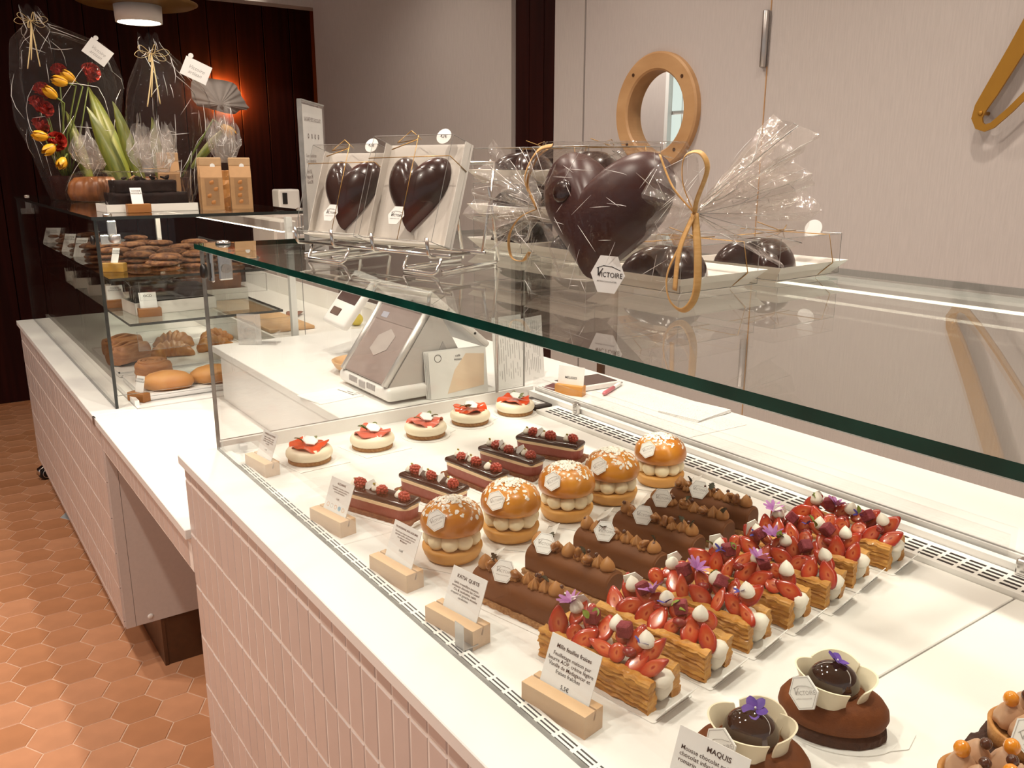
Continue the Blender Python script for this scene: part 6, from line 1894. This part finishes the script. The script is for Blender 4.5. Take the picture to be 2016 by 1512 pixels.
def bouquet(base, blooms, reds, blades, label, shell, bow, tag, raff, seed):
    t = thing('wrapped_bouquet', label, 'bouquet', base, 0, 'cellophane-wrapped bouquets on the bakery case')
    B = Vector(base)
    for p, d in blooms:
        P = Vector(p) - B
        dv = Vector(d).normalized()
        s = place('tulip', tulip_me(), t, tuple(P), facing(dv).to_euler(), 1.0)
        mid = P * .45 + Vector((0, 0, .05))
        part('stem', MB().add(tube([tuple(Vector((0.0, 0, 0.05)) + Vector((P.x * .1, P.y * .1, 0))), tuple(mid), tuple(P - dv * .03), tuple(P)], 0.0032, 6), 0, True), m_stem, t)
    for p in reds:
        place('red_flower', bloom_me(), t, tuple(Vector(p) - B), (rng.uniform(0, 1), rng.uniform(0, 1), 0), rng.uniform(.9, 1.15))
        P = Vector(p) - B
        part('stem', MB().add(tube([(0, 0, 0.05), tuple(P * .5), tuple(P)], 0.0025, 5), 0, True), m_stem, t)
    for p, d, s in blades:
        place('leaf_blade', blade_me(), t, tuple(Vector(p) - B), facing(Vector((-.4, -.9, .1)), Vector(d)) @ Matrix.Rotation(R(-90), 3, 'X'), s)
    part('pot', MB().add(lathe([(0.045, 0), (0.055, 0.004), (0.062, 0.085), (0.058, 0.088)], 28), 0, True), m_dark, t)
    q = random.Random(seed)
    ph = [q.uniform(0, 6) for _ in range(5)]
    n = 44
    def g(u, v):
        a = 2 * pi * u
        k = v * (len(shell) - 1)
        i = min(int(k), len(shell) - 2); fr = k - i
        cx, cy, z, r = [shell[i][j] * (1 - fr) + shell[i + 1][j] * fr for j in range(4)]
        r *= 1 + 0.07 * sin(5 * a + ph[0] + 2 * v) + 0.05 * sin(9 * a + ph[1]) + 0.06 * mnoise.noise(Vector((cos(a) * 2, sin(a) * 2, v * 6 + seed)))
        return (cx + r * cos(a) - B.x, cy + 0.55 * r * sin(a) - B.y, z - B.z + 0.02 * v * sin(3 * a + ph[2]))
    gv = grid(g, n, 26, wrap=True)
    part('cellophane', MB().add(gv), m_cello, t)
    part('fold_glints', glint_lines(gv, n, 26, 70, 0.0011, seed, True), m_glint, t, kind='stuff')
    bw = Vector(bow) - B
    for a in range(6):
        an = a * 1.05 + .3
        e = Vector((cos(an) * .055, -0.01, sin(an) * .022))
        ribbon(t, [bw, bw + e * .7 + Vector((0, 0, .012)), bw + e, bw + e * .6 - Vector((0, 0, .010)), bw], 0.0022, raff, 'bow_loop')
    for dx, dz in ((-.03, -.16), (.01, -.15), (-.015, -.13)):
        ribbon(t, [bw, bw + Vector((dx * .3, -.01, dz * .4)), bw + Vector((dx, -.01, dz))], 0.0022, raff, 'bow_tail')
    tg = part('gift_tag', MB().add(box(-0.042, 0.042, -0.030, 0.030, -0.0006, 0.0006)), m_card, t, tuple(Vector(tag[0]) - B), facing(Vector((-.25, -1, .1))) @ Matrix.Rotation(R(tag[1]), 3, 'Z'))
    text('tag_note', m_plink, tg, (0, 0.012, 0.0009))
    part('eyelet', MB().add(lathe([(0.008, 0), (0.008, 0.001)], 14), 0, False, T(-0.030, 0.036, 0)), m_card, tg)
    return t
bouquet((0.535, 3.640, FT), [((0.585, 3.55, 1.700), (-.9, -.2, .6)), ((0.556, 3.53, 1.690), (-.9, -.2, .2)), ((0.515, 3.52, 1.640), (-.8, -.3, .6)), ((0.470, 3.52, 1.505), (-.9, -.3, .1)), ((0.490, 3.52, 1.475), (-.8, -.3, -.5)), ((0.515, 3.52, 1.430), (-.4, -.6, -.5))],
        [(0.645, 3.58, 1.735), (0.480, 3.58, 1.665), (0.458, 3.58, 1.620), (0.478, 3.56, 1.600), (0.545, 3.60, 1.735), (0.460, 3.58, 1.545), (0.500, 3.54, 1.49)],
        [((0.690, 3.54, 1.30), (-.25, 0, 1), 1.38), ((0.73, 3.54, 1.32), (-.35, 0, 1), 1.25), ((0.60, 3.55, 1.32), (-.3, 0, 1), 1.0)],
        'tall tulip bouquet in cellophane at the left end of the bakery case', [(0.53, 3.62, 1.284, 0.055), (0.545, 3.62, 1.40, 0.10), (0.565, 3.62, 1.55, 0.165), (0.575, 3.62, 1.70, 0.180), (0.56, 3.62, 1.83, 0.150), (0.50, 3.62, 1.885, 0.040), (0.475, 3.62, 1.935, 0.03)],
        (0.470, 3.56, 1.893), ((0.648, 3.42, 1.790), -38), m_raffl, 2)
bouquet((0.760, 3.060, FT), [((0.908, 2.94, 1.535), (.8, -.3, -.7))],
        [], [((0.665, 3.02, 1.33), (-.32, 0, 1), 1.0), ((0.72, 3.02, 1.33), (-.1, 0, 1), 0.8), ((0.82, 3.02, 1.40), (.75, 0, .8), 0.62), ((0.64, 3.10, 1.30), (-.45, 0, 1), 1.1)],
        'cellophane bouquet with pale raffia bow and one drooping tulip', [(0.76, 3.05, 1.284, 0.06), (0.765, 3.05, 1.40, 0.11), (0.77, 3.05, 1.52, 0.14), (0.775, 3.05, 1.64, 0.125), (0.76, 3.05, 1.72, 0.070), (0.735, 3.05, 1.765, 0.035), (0.73, 3.05, 1.80, 0.03)],
        (0.722, 2.99, 1.748), ((0.850, 2.97, 1.705), -25), m_raffl, 7)

# ---- pendant lamp over the bakery case
LX, LY = 0.795, 3.42
t = thing('pendant_lamp', 'pendant lamp with brass disc and white cylinder shade over the bakery case', 'lamp', (LX, LY, 1.898))
m_brass = mat('aged_brass', (0.26, 0.135, 0.035), 0.38, 0.7, var=0.15, vscale=12)
part('shade', MB().add(lathe([(0.072, 0.0), (0.078, 0.0), (0.080, 0.0555), (0.075, 0.0555)], 40, cap=False), 0, True), mat('lamp_white', (0.78, 0.74, 0.70), 0.6), t)
part('diffuser', MB().add(lathe([(0.0715, 0.004), (0.0715, 0.007)], 32)), glow('lamp_diffuser', (1.0, 0.90, 0.74), 14.0), t)
part('brass_disc', MB().add(lathe([(0.0, 0.053), (0.19, 0.060), (0.2025, 0.066), (0.2025, 0.068), (0.0, 0.057)], 64, cap=False), 0, True), m_brass, t)
part('stem', MB().add(tube([(0, 0, 0.055), (0, 0, 0.85)], 0.008, 10), 0, True), m_brass, t)
for k, (x, y, r) in enumerate(((0.075, -0.06, 0.035), (0.12, -0.02, 0.03), (0.03, -0.09, 0.028))):
    part('green_ball', MB().add(ball(r, 14, 10, (1.1, 1, .75), .1), 0, True, T(x, y, 0.066 + r * .7)), mat('dull_green', (0.12, 0.12, 0.05), 0.6), t)
spot('pendant_light', (LX, LY, 1.890), 11, 2.2, 0.5, 0.05, (1.0, 0.84, 0.62))

# ---- shell wall light
t = thing('shell_wall_light', 'pale ribbed shell wall light glowing orange on the dark wood', 'wall light', (1.80, 5.845, 1.83))
m_shell = mat('shell_plaster', (0.72, 0.64, 0.58), 0.7, var=0.08, vscale=30)
def shell():
    def g(u, v):
        a = R(-35 + 145 * u)
        r = (0.05 + 0.19 * v) * (1 + 0.04 * cos(u * 2 * pi * 8))
        return (-0.03 - r * sin(a) * 1.0 + 0.16, -0.035 - 0.055 * sin(pi * (0.1 + .8 * v)) - 0.006 * cos(u * 2 * pi * 8), -0.10 + r * cos(a) * 0.95)
    v, f = grid(g, 65, 8)
    mb = MB().add((v, f), 0, True)
    mb.add(([(x, y + 0.004, z) for x, y, z in v], [tuple(reversed(q)) for q in f]), 0, True)
    return mb
def shell2():
    # a scallop: narrow hinge at lower centre, scalloped rim above and to the right
    out = [(-0.175, 0.08), (-0.15, 0.105), (-0.06, 0.112), (0.06, 0.100), (0.105, 0.085), (0.125, 0.05), (0.150, -0.005), (0.185, -0.06), (0.165, -0.075), (0.13, -0.075), (0.085, -0.105), (0.03, -0.10), (-0.07, -0.075), (-0.15, -0.06), (-0.18, -0.01)]
    n = len(out)
    def g(u, v):
        k = u * n
        i = int(k) % n; fr = k - int(k)
        p = Vector(out[i]).lerp(Vector(out[(i + 1) % n]), fr)
        c = Vector((-0.02, -0.05))
        q = c.lerp(p, v)
        rib = 0.007 * cos(u * 2 * pi * 17) * v
        return (q.x, -0.035 - 0.055 * (1 - v * v) - rib, q.y)
    v, f = grid(g, 120, 8, wrap=True)
    mb = MB().add((v, f), 0, True)
    mb.add(([(x, y + 0.004, z) for x, y, z in v], [tuple(reversed(q)) for q in f]), 0, True)
    return mb
part('shell', shell2(), m_shell, t)
part('back_plate', MB().add(lathe([(0.05, 0), (0.05, 0.012)], 20), 0, False, T(0, 0, 0, rx=pi / 2)), m_brass, t)
for lx, lz in ((0.02, 0.06), (0.10, 0.0), (0.05, -0.06)):
    l = bpy.data.lights.new('shell_bulb', 'POINT'); l.energy = 3.8; l.color = (1.0, 0.45, 0.08); l.shadow_soft_size = 0.01
    lo = bpy.data.objects.new('shell_bulb', l); lo.location = (1.80 + lx, 5.823, 1.83 + lz); col.objects.link(lo)

# ---- small things
t = thing('caster_wheel', 'black and chrome caster wheel at the far foot of the tiled counter', 'caster', (0.385, 4.275, 0.0), R(20))
part('wheel', MB().add(lathe([(0.026, -0.014), (0.030, -0.012), (0.030, 0.012), (0.026, 0.014)], 28), 0, True, T(0, 0, 0.030, rx=pi / 2)), m_black, t)
part('rim', MB().add(lathe([(0.018, 0), (0.021, 0.0015), (0.021, 0.003), (0.018, 0.003)], 28, cap=False), 0, True, T(0, -0.0142, 0.030, rx=pi / 2)), m_steel, t)
part('fork', MB().add(tube([(-0.034, 0, 0.03), (-0.030, 0, 0.055), (0.0, 0, 0.068), (0.03, 0, 0.06)], 0.008, 8, flat=(0.016, 0.003)), 0, True), m_chrome, t)
part('stem', MB().add(lathe([(0.008, 0.064), (0.008, 0.12)], 12), 0, True), m_chrome, t)
t = thing('white_machine', 'small white machine standing behind the bakery case by the dark wall', 'machine', (1.46, 3.86, 0.0))
part('pedestal', MB().add(rbox(0.30, 0.30, 1.19, 0.01, 1), 0, False, T(0.05, 0.05, 0.596)), m_beige, t)
part('body', MB().add(rbox(0.10, 0.09, 0.11, 0.008, 2), 0, False, T(0.0, 0, 1.247)), m_pos, t)
part('window', MB().add(rbox(0.022, 0.004, 0.05, 0.001, 1), 0, False, T(-0.022, -0.046, 1.262)), m_black, t)
t = thing('serving_tongs', 'wooden serving tongs lying on the rear worktop behind the bakery case', 'tongs', (1.15, 3.05, 0.8603), R(60))
for s in (-1, 1):
    part('arm', MB().add(tube([(-0.10, 0.004 * s, 0.008), (0.0, 0.014 * s, 0.008), (0.06, 0.018 * s, 0.008)], [0.5, .8, 1.2], 8, flat=(0.012, 0.004)), 0, True), mat('tong_wood', (0.30, 0.11, 0.06), 0.5), t)
part('hinge', MB().add(ball(0.006, 8, 6), 0, True, T(-0.10, 0, 0.008)), m_steel, t)
lm = single('lemon', cached('lemon_me', lambda: (MB().add(ball(0.022, 14, 10, (1.25, 1, 1), .05), 0, True), [mat('lemon_skin', (0.70, 0.55, 0.06), 0.5)])), (1.27, 2.75, 0.8812), 0.6, 'single yellow lemon on the rear worktop', 'lemon')
bd = part('cutting_board', MB().add(rbox(0.16, 0.95, 0.012, 0.004, 2), 0, False, T(0, 0, 0.0062)), m_wood, None, (1.045, 3.25, 0.8603))
bd['label'] = 'long wooden board on the rear worktop behind the bakery case'; bd['category'] = 'board'
_l = bpy.data.lights.new('kitchen_fill_light', 'POINT'); _l.energy = 20; _l.shadow_soft_size = 0.15; _l.color = (1, 0.93, 0.85)  # fill light added to brighten the view through the porthole
_lo = bpy.data.objects.new('kitchen_fill_light', _l); _lo.location = (2.9, 3.6, 2.4); col.objects.link(_lo)
